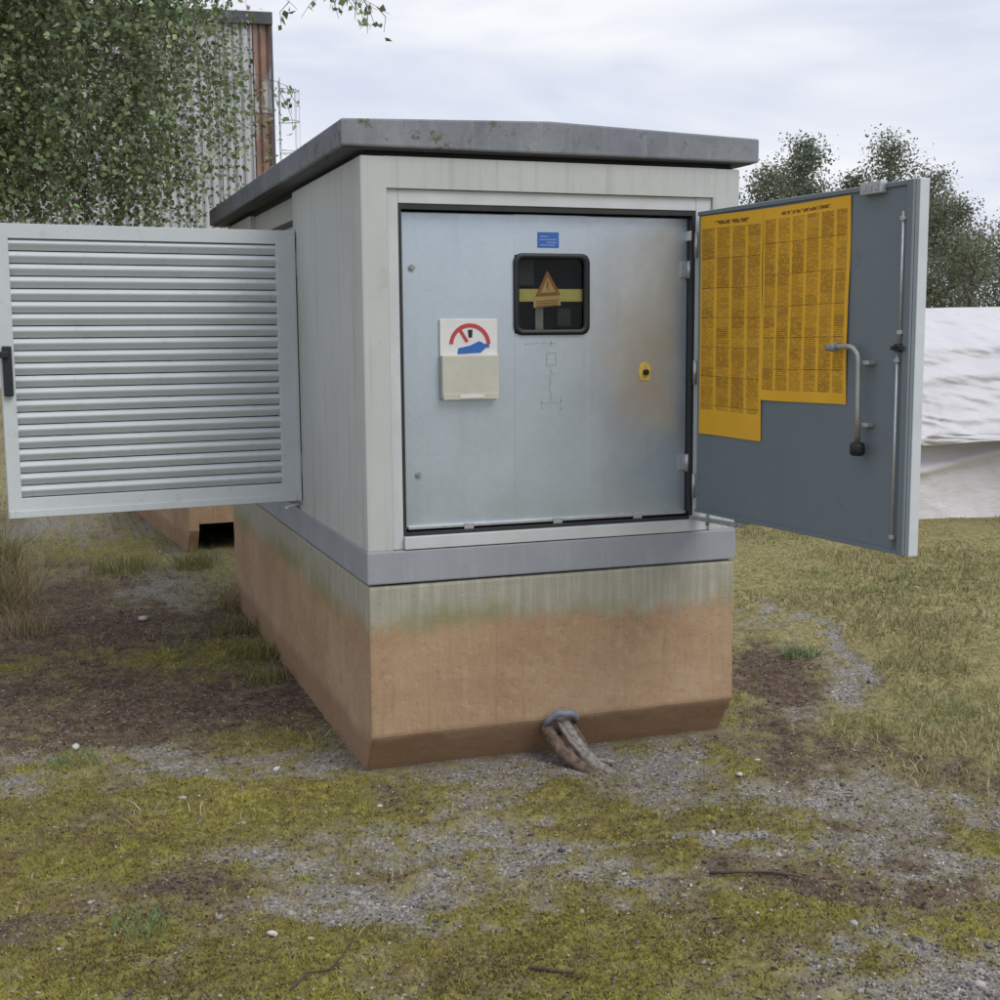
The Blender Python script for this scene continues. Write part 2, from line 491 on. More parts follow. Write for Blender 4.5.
def tube(bm, pts, rad, seg=8, cap=True, mi=0):
    pts = [Vector(p) for p in pts]
    n = len(pts)
    rads = rad if isinstance(rad, (list, tuple)) else [rad] * n
    rings = []
    prev = None
    for i, p in enumerate(pts):
        d = (pts[min(i + 1, n - 1)] - pts[max(i - 1, 0)]).normalized()
        if prev is None:
            a = d.orthogonal().normalized()
        else:
            a = (prev - d * prev.dot(d)).normalized()
        prev = a
        b = d.cross(a)
        rings.append([bm.verts.new(p + (a * math.cos(2 * math.pi * k / seg) + b * math.sin(2 * math.pi * k / seg)) * rads[i]) for k in range(seg)])
    for i in range(n - 1):
        for k in range(seg):
            f = bm.faces.new((rings[i][k], rings[i][(k + 1) % seg], rings[i + 1][(k + 1) % seg], rings[i + 1][k]))
            f.material_index = mi
            f.smooth = True
    if cap:
        bm.faces.new(rings[0][::-1]).material_index = mi
        bm.faces.new(rings[-1]).material_index = mi

def extrude_poly(bm, pts, vec, mi=0):
    """closed polygon (list of 3D points) pushed along vec"""
    a = [bm.verts.new(p) for p in pts]
    b = [bm.verts.new(Vector(p) + Vector(vec)) for p in pts]
    n = len(a)
    bm.faces.new(a).material_index = mi
    bm.faces.new(b[::-1]).material_index = mi
    for i in range(n):
        bm.faces.new((a[i], b[i], b[(i + 1) % n], a[(i + 1) % n])).material_index = mi
    bmesh.ops.recalc_face_normals(bm, faces=bm.faces)

def np_mesh(name, verts, faces_flat, nper, mat, tint=None, parent=None, smooth=False):
    """fast mesh from arrays: all faces have nper corners; tint = per-vertex colour"""
    me = bpy.data.meshes.new(name)
    nv = len(verts); nf = len(faces_flat) // nper
    me.vertices.add(nv)
    me.vertices.foreach_set('co', np.asarray(verts, np.float32).ravel())
    me.loops.add(nf * nper)
    me.loops.foreach_set('vertex_index', np.asarray(faces_flat, np.int32).ravel())
    me.polygons.add(nf)
    me.polygons.foreach_set('loop_start', np.arange(0, nf * nper, nper, dtype=np.int32))
    if smooth:
        me.polygons.foreach_set('use_smooth', np.ones(nf, bool))
    me.update(calc_edges=True)
    if tint is not None:
        a = me.attributes.new('tint', 'FLOAT_COLOR', 'POINT')
        c = np.ones((nv, 4), np.float32); c[:, :3] = tint
        a.data.foreach_set('color', c.ravel())
    me.materials.append(MAT[mat])
    o = bpy.data.objects.new(name, me)
    link(o, parent)
    return o

# value noise -------------------------------------------------------------
_T = RNG.random((256, 256))
def vnoise(x, y):
    xi = np.floor(x).astype(int); yi = np.floor(y).astype(int)
    fx = x - xi; fy = y - yi
    fx = fx * fx * (3 - 2 * fx); fy = fy * fy * (3 - 2 * fy)
    a = _T[xi & 255, yi & 255]; b = _T[(xi + 1) & 255, yi & 255]
    c = _T[xi & 255, (yi + 1) & 255]; d = _T[(xi + 1) & 255, (yi + 1) & 255]
    return (a * (1 - fx) + b * fx) * (1 - fy) + (c * (1 - fx) + d * fx) * fy
def fbm(x, y, f, oct=4, g=0.55):
    s = 0; a = 1; t = 0
    for i in range(oct):
        s = s + a * vnoise(x * f + 17.3 * i, y * f + 9.1 * i)
        t += a; a *= g; f *= 2.03
    return s / t

# ------------------------------------------------------------------ ground
YAW = 0.3423
CY, SY = math.cos(YAW), math.sin(YAW)
PATCH = {
 'G': [(0.61, -0.11, 0.68, 0.26), (0.2, -0.58, 0.35, 0.33), (-0.1, -0.95, 0.48, 0.15), (-0.39, 0.27, 0.4, 0.16), (-0.55, -0.57, 0.21, 0.12), (0.96, -0.33, 0.28, 0.4), (1.38, -0.85, 0.42, 0.35), (0.93, -1.84, 0.27, 0.21), (2.5, 1.4, 0.16, 0.51), (2.36, 0.71, 0.10, 0.42), (-0.83, 6.77, 0.75, 1.07), (0.48, -1.02, 0.23, 0.1), (0.86, -0.92, 0.18, 0.16), (-0.79, 0.52, 0.22, 0.14), (-1.17, 0.32, 0.1, 0.21), (-0.33, 3.78, 0.37, 0.59), (-1.6, 0.9, .4, .3), (2.6, -1.3, .5, .4), (2.7, 1.94, .07, .20, 2.2), (2.76, 1.64, .07, .18, 2.2), (2.68, 1.22, .07, .2, 2.2), (2.50, .80, .06, .22, 2.2), (2.34, .58, .06, .2, 2.2), (2.14, .34, .08, .18, 2.1), (2.61, .99, .06, .2, 2.2), (2.73, 1.42, .07, .2, 2.2), (1.84, .16, .12, .14, 1.7)],
 'M': [(-0.6, 0.0, 0.81, 0.22), (-0.88, -0.35, 0.37, 0.33), (0.14, -1.39, 0.33, 0.3), (-0.4, -1.13, 0.16, 0.17), (-1.02, -1.07, 0.22, 0.25), (-0.63, -1.27, 0.37, 0.14), (-0.18, 0.61, 0.24, 0.18), (-0.93, 0.51, 0.17, 0.19), (1.28, -0.33, 0.07, 0.17), (0.63, -0.92, 0.18, 0.11), (1.6, -1.21, 0.12, 0.17), (0.75, -1.5, 0.21, 0.15), (-0.11, 2.06, 0.3, 0.38), (-0.64, 5.76, 0.38, 0.59), (1.12, -1.64, 0.13, 0.12), (0.57, -0.34, 0.1, 0.08), (-1.9, -0.4, .6, .4), (.85, -.72, .3, .12), (.55, -.55, .2, .1), (-.4, 1.9, .3, .3), (-1.0, 2.3, .25, .3)],
 'S': [(-.25, 2.6, .25, .5), (-0.66, 1.24, 0.68, 0.6), (-0.77, 3.05, 0.61, 1.23), (1.9, 0.49, 0.16, 0.59, 1.6), (2.15, .95, .16, .4, 1.5), (-1.16, -0.75, 0.13, 0.17), (1.24, -1.15, 0.09, 0.11), (0.66, -1.1, 0.17, 0.09), (0.02, 1.4, 0.23, 0.44), (0.0, -0.34, 0.1, 0.13), (-2.2, 2.2, .8, 1.2), (1.6, -.35, .35, .28), (1.35, -.95, .28, .16), (1.0, -1.3, .3, .14), (-.75, -.62, .2, .1), (2.2, -.7, .4, .3)],
 'D': [(3.2, 1.34, 0.68, 1.97), (2.18, -0.16, 0.43, 0.53), (4.12, 3.11, 0.81, 1.14), (4.92, 2.79, 0.4, 1.69), (0.01, 4.0, 0.26, 0.78), (3.18, 2.72, 0.25, 0.68), (-1.27, 5.32, 0.29, 2.84), (5.5, 1.0, 2.0, 2.0)],
}
def classes(x, y):
    """weights gravel, moss, soil, dry grass at ground points"""
    wx = x + (fbm(x, y, 2.2, 3) - 0.5) * 0.34 + (fbm(x + 5, y, 11, 2) - 0.5) * 0.10
    wy = y + (fbm(x + 31, y + 7, 2.2, 3) - 0.5) * 0.42 + (fbm(x, y + 3, 11, 2) - 0.5) * 0.14
    out = []
    for i, k in enumerate('GMSD'):
        s = np.zeros_like(x)
        for (cx, cy, a, b, *wt_) in PATCH[k]:
            dx, dy = wx - cx, wy - cy
            u = dx * CY - dy * SY; v = dx * SY + dy * CY
            q = np.sqrt((u / a) ** 2 + (v / b) ** 2)
            s = np.maximum(s, np.clip(1.25 - 0.75 * q, 0, 1) * (wt_[0] if wt_ else 1.0))
        n = fbm(x + 40 * i, y + 23 * i, 3.1, 4) - 0.5
        n2 = fbm(x + 11 * i, y + 57 * i, 16, 3, 0.7) - 0.5
        out.append(s * 0.85 + n * 0.95 + n2 * 1.35)
    G, M, Sx, D = out
    far = np.clip((np.hypot(x - 0.5, y) - 5) / 6, 0, 1)
    right = np.clip((x - 1.6) / 1.2, 0, 1)
    left = np.clip((-x + 0.3) / 1.0, 0, 1) * np.clip((y - 0.4) / 0.8, 0, 1)
    front = np.clip((0.6 - y) / 0.8, 0, 1) * np.clip((2.0 - x), 0, 1)
    D = D + 0.55 * right + 0.35 * far
    Sx = Sx + 0.16 * left
    M = M + 0.26 * front
    G = G + 0.16 * front
    Sx = Sx + 0.10 * front
    W = np.exp(np.stack([G, M, Sx, D]) * 4.8)
    return W / W.sum(0)

def relief(x, y, W):
    h = (fbm(x, y, 0.9, 3) - 0.5) * 0.05 + (fbm(x + 9, y, 5, 3) - 0.5) * 0.025
    tex = fbm(x, y + 77, 24, 3, 0.65)
    h = h + (tex - 0.5) * (0.012 * W[0] + 0.032 * W[1] + 0.03 * W[2] + 0.035 * W[3])
    h = h + 0.012 * W[1] + 0.014 * W[3]
    hut = np.clip(1 - np.maximum(np.abs(x - 0.71) - 0.72, np.abs(y - 1.6) - 1.62) / 0.25, 0, 1)
    return h * (1 - 0.75 * hut) - 0.004

def axis(lo, hi, step, far):
    core = np.arange(lo, hi, step)
    up, dn = [hi], [lo]
    s = step
    while up[-1] < far:
        s *= 1.14; up.append(up[-1] + s)
    s = step
    while dn[-1] > -far:
        s *= 1.14; dn.append(dn[-1] - s)
    return np.concatenate([np.array(dn[::-1])[:-1], core, np.array(up)])
gx = axis(-2.6, 3.4, 0.0125, 900)
gy = axis(-2.3, 3.2, 0.0145, 900)
X, Y = np.meshgrid(gx, gy, indexing='ij')
xf, yf = X.ravel(), Y.ravel()
W = classes(xf, yf)
Z = relief(xf, yf, W) * np.clip(1.6 - np.hypot(xf, yf) / 60, 0.0, 1)
nx, ny = len(gx), len(gy)
ii = (np.arange(nx - 1)[:, None] * ny + np.arange(ny - 1)[None, :]).ravel()
quads = np.stack([ii, ii + ny, ii + ny + 1, ii + 1], 1)

def ground_mat():
    n = N('ground_cover', 0.95, 0, 0.12)
    a = n.node('ShaderNodeAttribute', attribute_name='tint')
    sp = n.node('ShaderNodeSeparateColor'); n.put(sp.inputs[0], a.outputs['Color'])
    g, m, s = sp.outputs[0], sp.outputs[1], sp.outputs[2]
    gv = n.mix(0.75, n.ramp(n.noise(140, 3, 0.7), [(0.3, (0.13, 0.118, 0.108)), (0.7, (0.34, 0.315, 0.292))]),
               n.ramp(n.voro(95), [(0.0, (0.11, 0.10, 0.094)), (0.6, (0.25, 0.232, 0.216)), (1.0, (0.50, 0.475, 0.445))]))
    br = n.step(n.noise(4.0, 4, 0.65), 0.46, 0.62)
    ms = n.ramp(n.noise(26, 5, 0.75), [(0.28, (0.065, 0.06, 0.018)), (0.5, (0.20, 0.182, 0.045)), (0.72, (0.36, 0.33, 0.085))])
    so = n.ramp(n.noise(38, 5, 0.75), [(0.28, (0.032, 0.022, 0.017)), (0.5, (0.10, 0.070, 0.056)), (0.75, (0.25, 0.19, 0.16))])
    dg = n.ramp(n.noise(22, 5, 0.75), [(0.28, (0.12, 0.105, 0.045)), (0.5, (0.25, 0.222, 0.10)), (0.72, (0.39, 0.345, 0.18))])
    c = n.mix(g, dg, gv)
    den = n.math('ADD', n.math('ADD', g, m), n.math('ADD', s, 0.0))
    ms = n.mix(n.math('MULTIPLY', br, 0.5), ms, n.ramp(n.noise(40, 4, 0.7), [(0.3, (0.07, 0.052, 0.032)), (0.7, (0.22, 0.165, 0.10))]))
    dg = n.mix(0.0, dg, dg)
    c = n.mix(m, c, ms)
    c = n.mix(s, c, so)
    n.col(c)
    h = n.math('ADD', n.noise(75, 5, 0.75), n.math('MULTIPLY', n.voro(95, 'Distance'), 0.7))
    n.bump(h, 0.6, 0.008)
    return n.m
MAT['ground'] = ground_mat()
ground = np_mesh('ground', np.stack([xf, yf, Z], 1), quads.ravel(), 4, 'ground', tint=np.stack([W[0], W[1], W[2]], 1), smooth=True)
ground['kind'] = 'structure'

def ground_at(x, y):
    return relief(x, y, classes(x, y))

def outside_hut(x, y, m=0.0):
    a = (x < -m) | (x > 1.428 + m) | (y < 0.02 - m) | (y > 3.25 + m)
    b = (x < -0.08) | (x > 1.5) | (y < 4.95) | (y > 8.0)
    return a & b

def in_view(x, y, pad=0.12):
    """keep scatter to the ground the picture and nearby viewpoints look at"""
    dx, dy = x - CAM.x, y - CAM.y
    d = dx * SY + dy * CY
    l = dx * CY - dy * SY
    return (d > 2.5) & (np.abs(l) < d * (0.3837 + pad))

def scatter(n, rng_d, power=1.0):
    """random ground points, denser near the viewer"""
    u = RNG.random(n)
    d = rng_d[0] * (rng_d[1] / rng_d[0]) ** (u ** power)
    l = (RNG.random(n) * 2 - 1) * d * 0.5
    x = CAM.x + d * SY + l * CY
    y = CAM.y + d * CY - l * SY
    k = outside_hut(x, y)
    return x[k], y[k]

# gravel -------------------------------------------------------------------
ICO = []
def unit_stone(kind):
    b = bmesh.new()
    if kind == 0:
        bmesh.ops.create_icosphere(b, subdivisions=1, radius=1)
    else:
        bmesh.ops.create_cube(b, size=1.4)
    bmesh.ops.triangulate(b, faces=b.faces)
    b.verts.ensure_lookup_table()
    v = np.array([p.co[:] for p in b.verts]); f = np.array([[q.index for q in k.verts] for k in b.faces])
    b.free()
    return v, f
def stones(name, x, y, size, tint, kind):
    v, f = unit_stone(kind)
    n = len(x); nv = len(v)
    P = v[None] * (1 + (RNG.random((n, nv, 1)) - 0.5) * 0.8)
    P = P * (RNG.random((n, 1, 3)) * np.array([0.8, 0.8, 0.5]) + np.array([0.55, 0.55, 0.35]))
    th = RNG.random(n) * 6.283
    c, s = np.cos(th)[:, None], np.sin(th)[:, None]
    Q = np.stack([P[..., 0] * c - P[..., 1] * s, P[..., 0] * s + P[..., 1] * c, P[..., 2]], -1) * size[:, None, None]
    z = ground_at(x, y)
    Q += np.stack([x, y, z + size * 0.15], -1)[:, None, :]
    F = f[None] + (np.arange(n) * nv)[:, None, None]
    T = np.repeat(tint, nv, 0)
    return np_mesh(name, Q.reshape(-1, 3), F.ravel(), 3, 'stone', T)
x, y = scatter(150000, (2.6, 13.0), 1.0)
W = classes(x, y)
pk = RNG.random(len(x)) < (W[0] * 0.95 + W[2] * 0.10 + W[1] * 0.05 + W[3] * 0.01)
x, y = x[pk][:52000], y[pk][:52000]
sz = 0.0022 + 0.0038 * RNG.random(len(x)) ** 2.2
big = RNG.random(len(x)) < 0.03
sz[big] *= 1.4 + 1.2 * RNG.random(int(big.sum()))
g = 0.07 + 0.34 * RNG.random(len(x)) ** 1.5
tint = np.stack([g * 1.06, g * 0.99, g * 0.93], 1) + (RNG.random((len(x), 3)) - 0.5) * 0.02
wht = RNG.random(len(x)) < 0.012
tint[wht] = np.array([0.52, 0.51, 0.49])
gravel = stones('gravel', x, y, sz, np.clip(tint, 0.02, 1), 0)
gravel['kind'] = 'stuff'
tag(gravel, 'loose grey gravel and grit strewn between the moss patches', 'gravel')

# blades -------------------------------------------------------------------
def blades(name, x, y, h, w, lean, cols, label, cat, z=None, flat_=1.0):
    n = len(x)
    z = ground_at(x, y) - 0.003 if z is None else z
    th = RNG.random(n) * 6.283
    ph = RNG.random(n) * 6.283
    ln = lean * (0.3 + RNG.random(n))
    dx, dy = np.cos(th) * ln * h, np.sin(th) * ln * h
    wx, wy = np.cos(ph) * w * 0.5, np.sin(ph) * w * 0.5
    hz = h * np.sqrt(np.clip(1 - (ln * 0.8) ** 2, 0.15, 1)) * flat_
    b0 = np.stack([x - wx, y - wy, z], 1); b1 = np.stack([x + wx, y + wy, z], 1)
    m0 = np.stack([x - wx * 0.75 + dx * 0.38, y - wy * 0.75 + dy * 0.38, z + hz * 0.6], 1)
    m1 = np.stack([x + wx * 0.75 + dx * 0.38, y + wy * 0.75 + dy * 0.38, z + hz * 0.6], 1)
    t = np.stack([x + dx, y + dy, z + hz], 1)
    V = np.stack([b0, b1, m1, m0, t], 1).reshape(-1, 3)
    k = (np.arange(n) * 5)[:, None]
    F = np.concatenate([k + np.array([[0, 1, 2]]), k + np.array([[0, 2, 3]]), k + np.array([[3, 2, 4]])], 1)
    o = np_mesh(name, V, F.ravel(), 3, 'blade', np.repeat(cols, 5, 0))
    o['kind'] = 'stuff'
    return tag(o, label, cat)
def pick(n, table):
    """random colours from (weight, rgb) with jitter"""
    w = np.array([t[0] for t in table], float); w /= w.sum()
    c = np.array([t[1] for t in table])[RNG.choice(len(table), n, p=w)]
    return np.clip(c * (0.7 + 0.6 * RNG.random((n, 1))), 0.005, 1)

# moss: very short, dense
x, y = scatter(420000, (2.6, 9.0), 1.0)
W = classes(x, y)
k = RNG.random(len(x)) < W[1] * 0.9 + W[2] * 0.04
x, y = x[k][:130000], y[k][:130000]
n = len(x)
tone = fbm(x, y, 2.3, 3)
c = pick(n, [(3, (0.19, 0.175, 0.042)), (3, (0.26, 0.235, 0.058)), (3, (0.33, 0.31, 0.07)), (2, (0.11, 0.09, 0.035)), (2, (0.30, 0.22, 0.065)), (2, (0.20, 0.22, 0.06)), (1, (0.32, 0.26, 0.14))])
brown = np.clip((fbm(x + 70, y + 31, 4.0, 4, .6) - 0.47) * 6, 0, 1)[:, None]
c = c * (1 - .75 * brown) + np.array([0.16, 0.115, 0.062]) * (.6 + .8 * RNG.random((n, 1))) * .75 * brown
c *= (0.35 + 1.65 * tone)[:, None]
blades('moss', x, y, 0.006 + 0.012 * RNG.random(n), 0.0025 + 0.003 * RNG.random(n), 0.9, c, 'low olive and yellow green moss carpet in front of the hut', 'moss')
# dry grass
x, y = scatter(420000, (3.2, 20.0), 1.0)
W = classes(x, y)
k = RNG.random(len(x)) < W[3] * 0.95 + W[2] * 0.03 + W[1] * 0.02
x, y = x[k][:150000], y[k][:150000]
n = len(x)
d = np.hypot(x - CAM.x, y - CAM.y)
tone = fbm(x, y, 1.5, 3)
tall = np.clip((fbm(x + 3, y + 8, 1.8, 3) - 0.42) * 5, 0.35, 1.5)
c = pick(n, [(4, (0.38, 0.335, 0.18)), (3, (0.46, 0.41, 0.24)), (2, (0.27, 0.245, 0.11)), (2, (0.18, 0.19, 0.08)), (1, (0.24, 0.17, 0.11))])
green = np.clip((fbm(x + 50, y + 12, 2.0, 4) - 0.46) * 7, 0, 1)[:, None]
c = c * (1 - 0.6 * green) + np.array([0.20, 0.235, 0.085]) * 0.6 * green
c *= (0.7 + 0.6 * tone)[:, None]
blades('dry_grass', x, y, (0.012 + 0.034 * RNG.random(n) ** 1.6) * tall, 0.0018 + 0.00055 * d, 0.95, c, 'short dry straw coloured grass right of the hut', 'grass')
# brown litter
x, y = scatter(200000, (2.6, 11.0), 1.0)
W = classes(x, y)
k = RNG.random(len(x)) < W[2] * 0.85 + W[1] * 0.07 + W[0] * 0.02
x, y = x[k][:60000], y[k][:60000]
n = len(x)
c = pick(n, [(3, (0.12, 0.078, 0.062)), (2, (0.18, 0.118, 0.092)), (3, (0.055, 0.04, 0.032)), (1, (0.36, 0.30, 0.25)), (1, (0.26, 0.165, 0.11))])
blades('leaf_litter', x, y, 0.008 + 0.016 * RNG.random(n), 0.005 + 0.008 * RNG.random(n), 1.1, c, 'reddish brown dead leaf litter left of the hut', 'leaf litter', flat_=0.35 + 0.25 * RNG.random(n))

# ------------------------------------------------------------------ the substation hut
WD = 1.428
hut = thing('substation_hut', 'pale grey concrete transformer hut on rust stained plinth with its doors open', 'hut', (0.714, 1.6, 0))
HO = hut.location

def rough_edges(bm, amt, f=6):
    for v in bm.verts:
        n = (vnoise(np.array([v.co.x * f + v.co.z * 5.1]), np.array([v.co.y * f + v.co.z * 7.3]))[0] - 0.5)
        v.co += Vector((n, n * 0.7, n * 0.5)) * amt

# plinth: chamfered at the foot of front and back
bm = bmesh.new()
prof = [(0, .684), (0, .144), (.116, -.03), (3.10, -.03), (3.25, .144), (3.25, .684)]
extrude_poly(bm, [(0.0, a, b) for a, b in prof], (WD + 0.003, 0, 0))
bmesh.ops.bevel(bm, geom=list(bm.edges), offset=0.012, segments=2, profile=0.6, affect='EDGES')
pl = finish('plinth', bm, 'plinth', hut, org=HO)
ctx = bpy.data.textures.new('concrete_relief', 'CLOUDS'); ctx.noise_scale = 0.07; ctx.noise_depth = 3
ms_ = pl.modifiers.new('subdivide', 'SUBSURF'); ms_.subdivision_type = 'SIMPLE'; ms_.levels = ms_.render_levels = 5
md_ = pl.modifiers.new('relief', 'DISPLACE'); md_.texture = ctx; md_.texture_coords = 'GLOBAL'; md_.strength = 0.004; md_.mid_level = 0.62
# grey painted band, standing 4 mm proud with an open joint below
bm = bmesh.new()
box(bm, (-0.004, -0.004, 0.690), (WD + 0.004, 3.254, 0.804), 0.006)
finish('base_band', bm, 'band', hut, org=HO)

# walls
bm = bmesh.new()
T = 0.09
zt, zb = 2.138, 0.802
fx0, fx1, fz1 = 0.092, 1.318, 2.034
box(bm, (0, 0, zb), (fx0, T, zt), 0.008)
box(bm, (fx1, 0, zb), (WD, T, zt), 0.008)
box(bm, (fx0 - 0.008, 0.0006, fz1), (fx1 + 0.008, T - 0.001, zt - 0.0006))
box(bm, (0.0008, T - 0.008, zb), (T, 1.20, zt - 0.001), 0.006)                      # near side panel
box(bm, (0.03, 1.14, 1.99), (T, 3.2, zt - 0.002))                                    # lintel
box(bm, (0.0008, 2.32, zb), (T, 3.22, zt - 0.001), 0.006)
box(bm, (WD - T, T - 0.008, zb), (WD - 0.0008, 3.22, zt - 0.001), 0.006)
box(bm, (T - 0.01, 3.13, zb), (WD - T + 0.01, 3.219, zt - 0.002))
finish('wall', bm, 'wall', hut, org=HO)
bm = bmesh.new()
box(bm, (0.022, 1.205, 2.012), (0.0295, 2.30, 2.034))
finish('lintel_slot', bm, 'dark', hut, org=HO)
# inside of the transformer room
bm = bmesh.new()
box(bm, (0.33, 0.42, zb), (0.36, 3.12, zt - 0.01))
box(bm, (0.092, 0.40, zb), (WD - T - 0.002, 0.42, zt - 0.01))
box(bm, (0.092, 0.42, zb), (0.33, 3.12, zb + 0.02))
finish('inner_partition', bm, 'interior', hut, org=HO)
# neck under the roof (shadow gap)
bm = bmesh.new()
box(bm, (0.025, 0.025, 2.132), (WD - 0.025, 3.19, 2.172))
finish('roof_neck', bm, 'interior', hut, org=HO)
# roof slab, very low gable
bm = bmesh.new()
ox = 0.066
yr0, yr1 = -0.024, 3.325
rp = [(-ox, 2.163), (WD + ox, 2.160), (WD + ox, 2.246), (0.67, 2.272), (-ox, 2.250)]
extrude_poly(bm, [(a, yr0, b) for a, b in rp], (0, yr1 - yr0, 0))
bmesh.ops.bevel(bm, geom=[e for e in bm.edges], offset=0.007, segments=2, profile=0.5, affect='EDGES')
roof = finish('roof', bm, 'roof', hut, org=HO)
bm = bmesh.new()
box(bm, (-ox + 0.02, yr0 + 0.02, 2.156), (WD + ox - 0.02, yr1 - 0.02, 2.164))
finish('drip_edge', bm, 'parapet', roof)

# pale metal door frame, let 12 mm into the front wall
ox0, ox1, oz0, oz1 = 0.131, 1.256, 0.862, 1.986
bm = bmesh.new()
fy = 0.012
box(bm, (fx0 + 0.001, fy, 0.806), (ox0, 0.075, fz1 - 0.001), 0.002)
box(bm, (ox1, fy, 0.806), (fx1 - 0.001, 0.075, fz1 - 0.001), 0.002)
box(bm, (ox0 + 0.0006, fy + 0.0005, oz1), (ox1 - 0.0006, 0.074, fz1 - 0.0016), 0.002)
box(bm, (ox0 + 0.0006, -0.006, 0.807), (ox1 - 0.0006, 0.074, oz0 - 0.012), 0.002)
fr = finish('door_frame', bm, 'frame', hut, org=HO)
bm = bmesh.new()       # rubber seal round the opening
for lo, hi in [((ox0 + .0007, .016, oz0 - .012), (ox0 + .012, .09, oz1 - .001)), ((ox1 - .012, .016, oz0 - .012), (ox1 - .0007, .09, oz1 - .001)),
               ((ox0 + .0122, .016, oz1 - .018), (ox1 - .0122, .09, oz1 - .0012)), ((ox0 + .0122, .016, oz0 - .0125), (ox1 - .0122, .09, oz0))]:
    box(bm, lo, hi)
finish('door_seal', bm, 'dark', fr)
bm = bmesh.new()
box(bm, (ox0, .13, oz0 - .01), (ox1, .15, oz1))
finish('back_board', bm, 'interior', fr)

# galvanised inner panel with a window cut in it
px0, px1, pz0, pz1 = 0.152, 1.243, 0.868, 1.962
wx0, wx1, wz0, wz1 = 0.560, 0.846, 1.543, 1.826
py = 0.052
def rrect(x0, x1, z0, z1, r, seg=5):
    pts = []
    for (cx, cz, a0) in ((x1 - r, z1 - r, 0), (x0 + r, z1 - r, 90), (x0 + r, z0 + r, 180), (x1 - r, z0 + r, 270)):
        for k in range(seg + 1):
            a = math.radians(a0 + 90 * k / seg)
            pts.append((cx + r * math.cos(a), cz + r * math.sin(a)))
    return pts
bm = bmesh.new()
box(bm, (px0, py, pz0), (wx0 + .004, py + .02, pz1), 0.003)
box(bm, (wx1 - .004, py, pz0), (px1, py + .02, pz1), 0.003)
box(bm, (wx0 + .001, py + .0004, wz1 - .004), (wx1 - .001, py + .0196, pz1 - .0006))
box(bm, (wx0 + .001, py + .0004, pz0 + .0006), (wx1 - .001, py + .0196, wz0 + .004))
panel = finish('inner_panel', bm, 'galv', hut, org=HO)
panel['label'] = 'galvanised steel inner panel with small window'
bm = bmesh.new()       # folded lip along the foot of the panel
box(bm, (px0 + .004, py - .016, pz0 + .001), (px1 - .004, py - .0006, pz0 + .012), 0.002)
for sx in (0.36, 0.70, 1.02):
    box(bm, (sx, py - .020, pz0 - .006), (sx + .035, py - .0165, pz0 + .015), 0.001)
finish('panel_lip', bm, 'zinc', panel)
def ring(bm, outer, inner, y0, y1, mi=0):
    n = len(outer)
    A = [bm.verts.new((p[0], y0, p[1])) for p in outer]; B = [bm.verts.new((p[0], y0, p[1])) for p in inner]
    C = [bm.verts.new((p[0], y1, p[1])) for p in outer]; D = [bm.verts.new((p[0], y1, p[1])) for p in inner]
    for i in range(n):
        j = (i + 1) % n
        for q in ((A[i], B[i], B[j], A[j]), (A[i], A[j], C[j], C[i]), (B[j], B[i], D[i], D[j]), (C[i], C[j], D[j], D[i])):
            bm.faces.new(q).material_index = mi
    bmesh.ops.recalc_face_normals(bm, faces=bm.faces)
bm = bmesh.new()
ring(bm, rrect(wx0 - .002, wx1 + .002, wz0 - .002, wz1 + .002, .032), rrect(wx0 + .017, wx1 - .017, wz0 + .017, wz1 - .017, .02), py - .008, py + .016)
finish('window_gasket', bm, 'black', panel, True)
bm = bmesh.new()
box(bm, (wx0 + .012, py + .006, wz0 + .012), (wx1 - .012, py + .010, wz1 - .012))
finish('window_pane', bm, 'glass', panel)
bm = bmesh.new()       # yellow tape and switch rod behind the glass
box(bm, (wx0 + .006, py + .018, 1.660), (wx1 - .006, py + .020, 1.704))
finish('yellow_tape', bm, 'yellow', panel)
bm = bmesh.new()
box(bm, (.660, py + .050, 1.545), (.692, py + .058, 1.655), 0.003)
finish('switch_rod', bm, 'steel', panel)
for lo_, hi_ in (((.582, py + .045, 1.715), (.655, py + .07, 1.81)), ((.745, py + .05, 1.57), (.80, py + .07, 1.64))):
    bm = bmesh.new()
    box(bm, lo_, hi_, 0.004)
    finish('switch_housing', bm, 'housing', panel)
bm = bmesh.new()       # hanging warning sign: triangle over a text plate
def flat(bm, pts, y0, y1, mi=0):
    extrude_poly(bm, [(p[0], y0, p[1]) for p in pts], (0, y1 - y0, 0), mi)
flat(bm, [(.648, 1.680), (.742, 1.686), (.692, 1.768)], py + .014, py + .016)
flat(bm, [(.640, 1.638), (.744, 1.646), (.742, 1.678), (.640, 1.672)], py + .0142, py + .0162)
finish('warning_sign', bm, 'amber', panel)
bm = bmesh.new()
ring(bm, [(.648, 1.680), (.742, 1.686), (.692, 1.768)], [(.666, 1.690), (.725, 1.694), (.693, 1.748)], py + .012, py + .0138)
flat(bm, [(.690, 1.737), (.699, 1.720), (.694, 1.718), (.700, 1.697), (.686, 1.716), (.692, 1.718)], py + .012, py + .0138)
for k in range(3):
    flat(bm, [(.650, 1.6625 - k * .0085), (.734, 1.6675 - k * .0085), (.734, 1.6635 - k * .0085), (.650, 1.6585 - k * .0085)], py + .012, py + .0139)
finish('warning_print', bm, 'orange', panel)
# blue label with two lines of pale print
bm = bmesh.new()
box(bm, (.650, py - .0015, 1.848), (.731, py - .0001, 1.902), 0.0004)
finish('blue_label', bm, 'blue', panel)
bm = bmesh.new()
for (a, b, c) in ((.658, .690, 1.887), (.658, .722, 1.876), (.684, .722, 1.866), (.658, .716, 1.857)):
    box(bm, (a, py - .0024, c - .0022), (b, py - .0016, c + .0022))
finish('label_print', bm, 'blue2', panel)
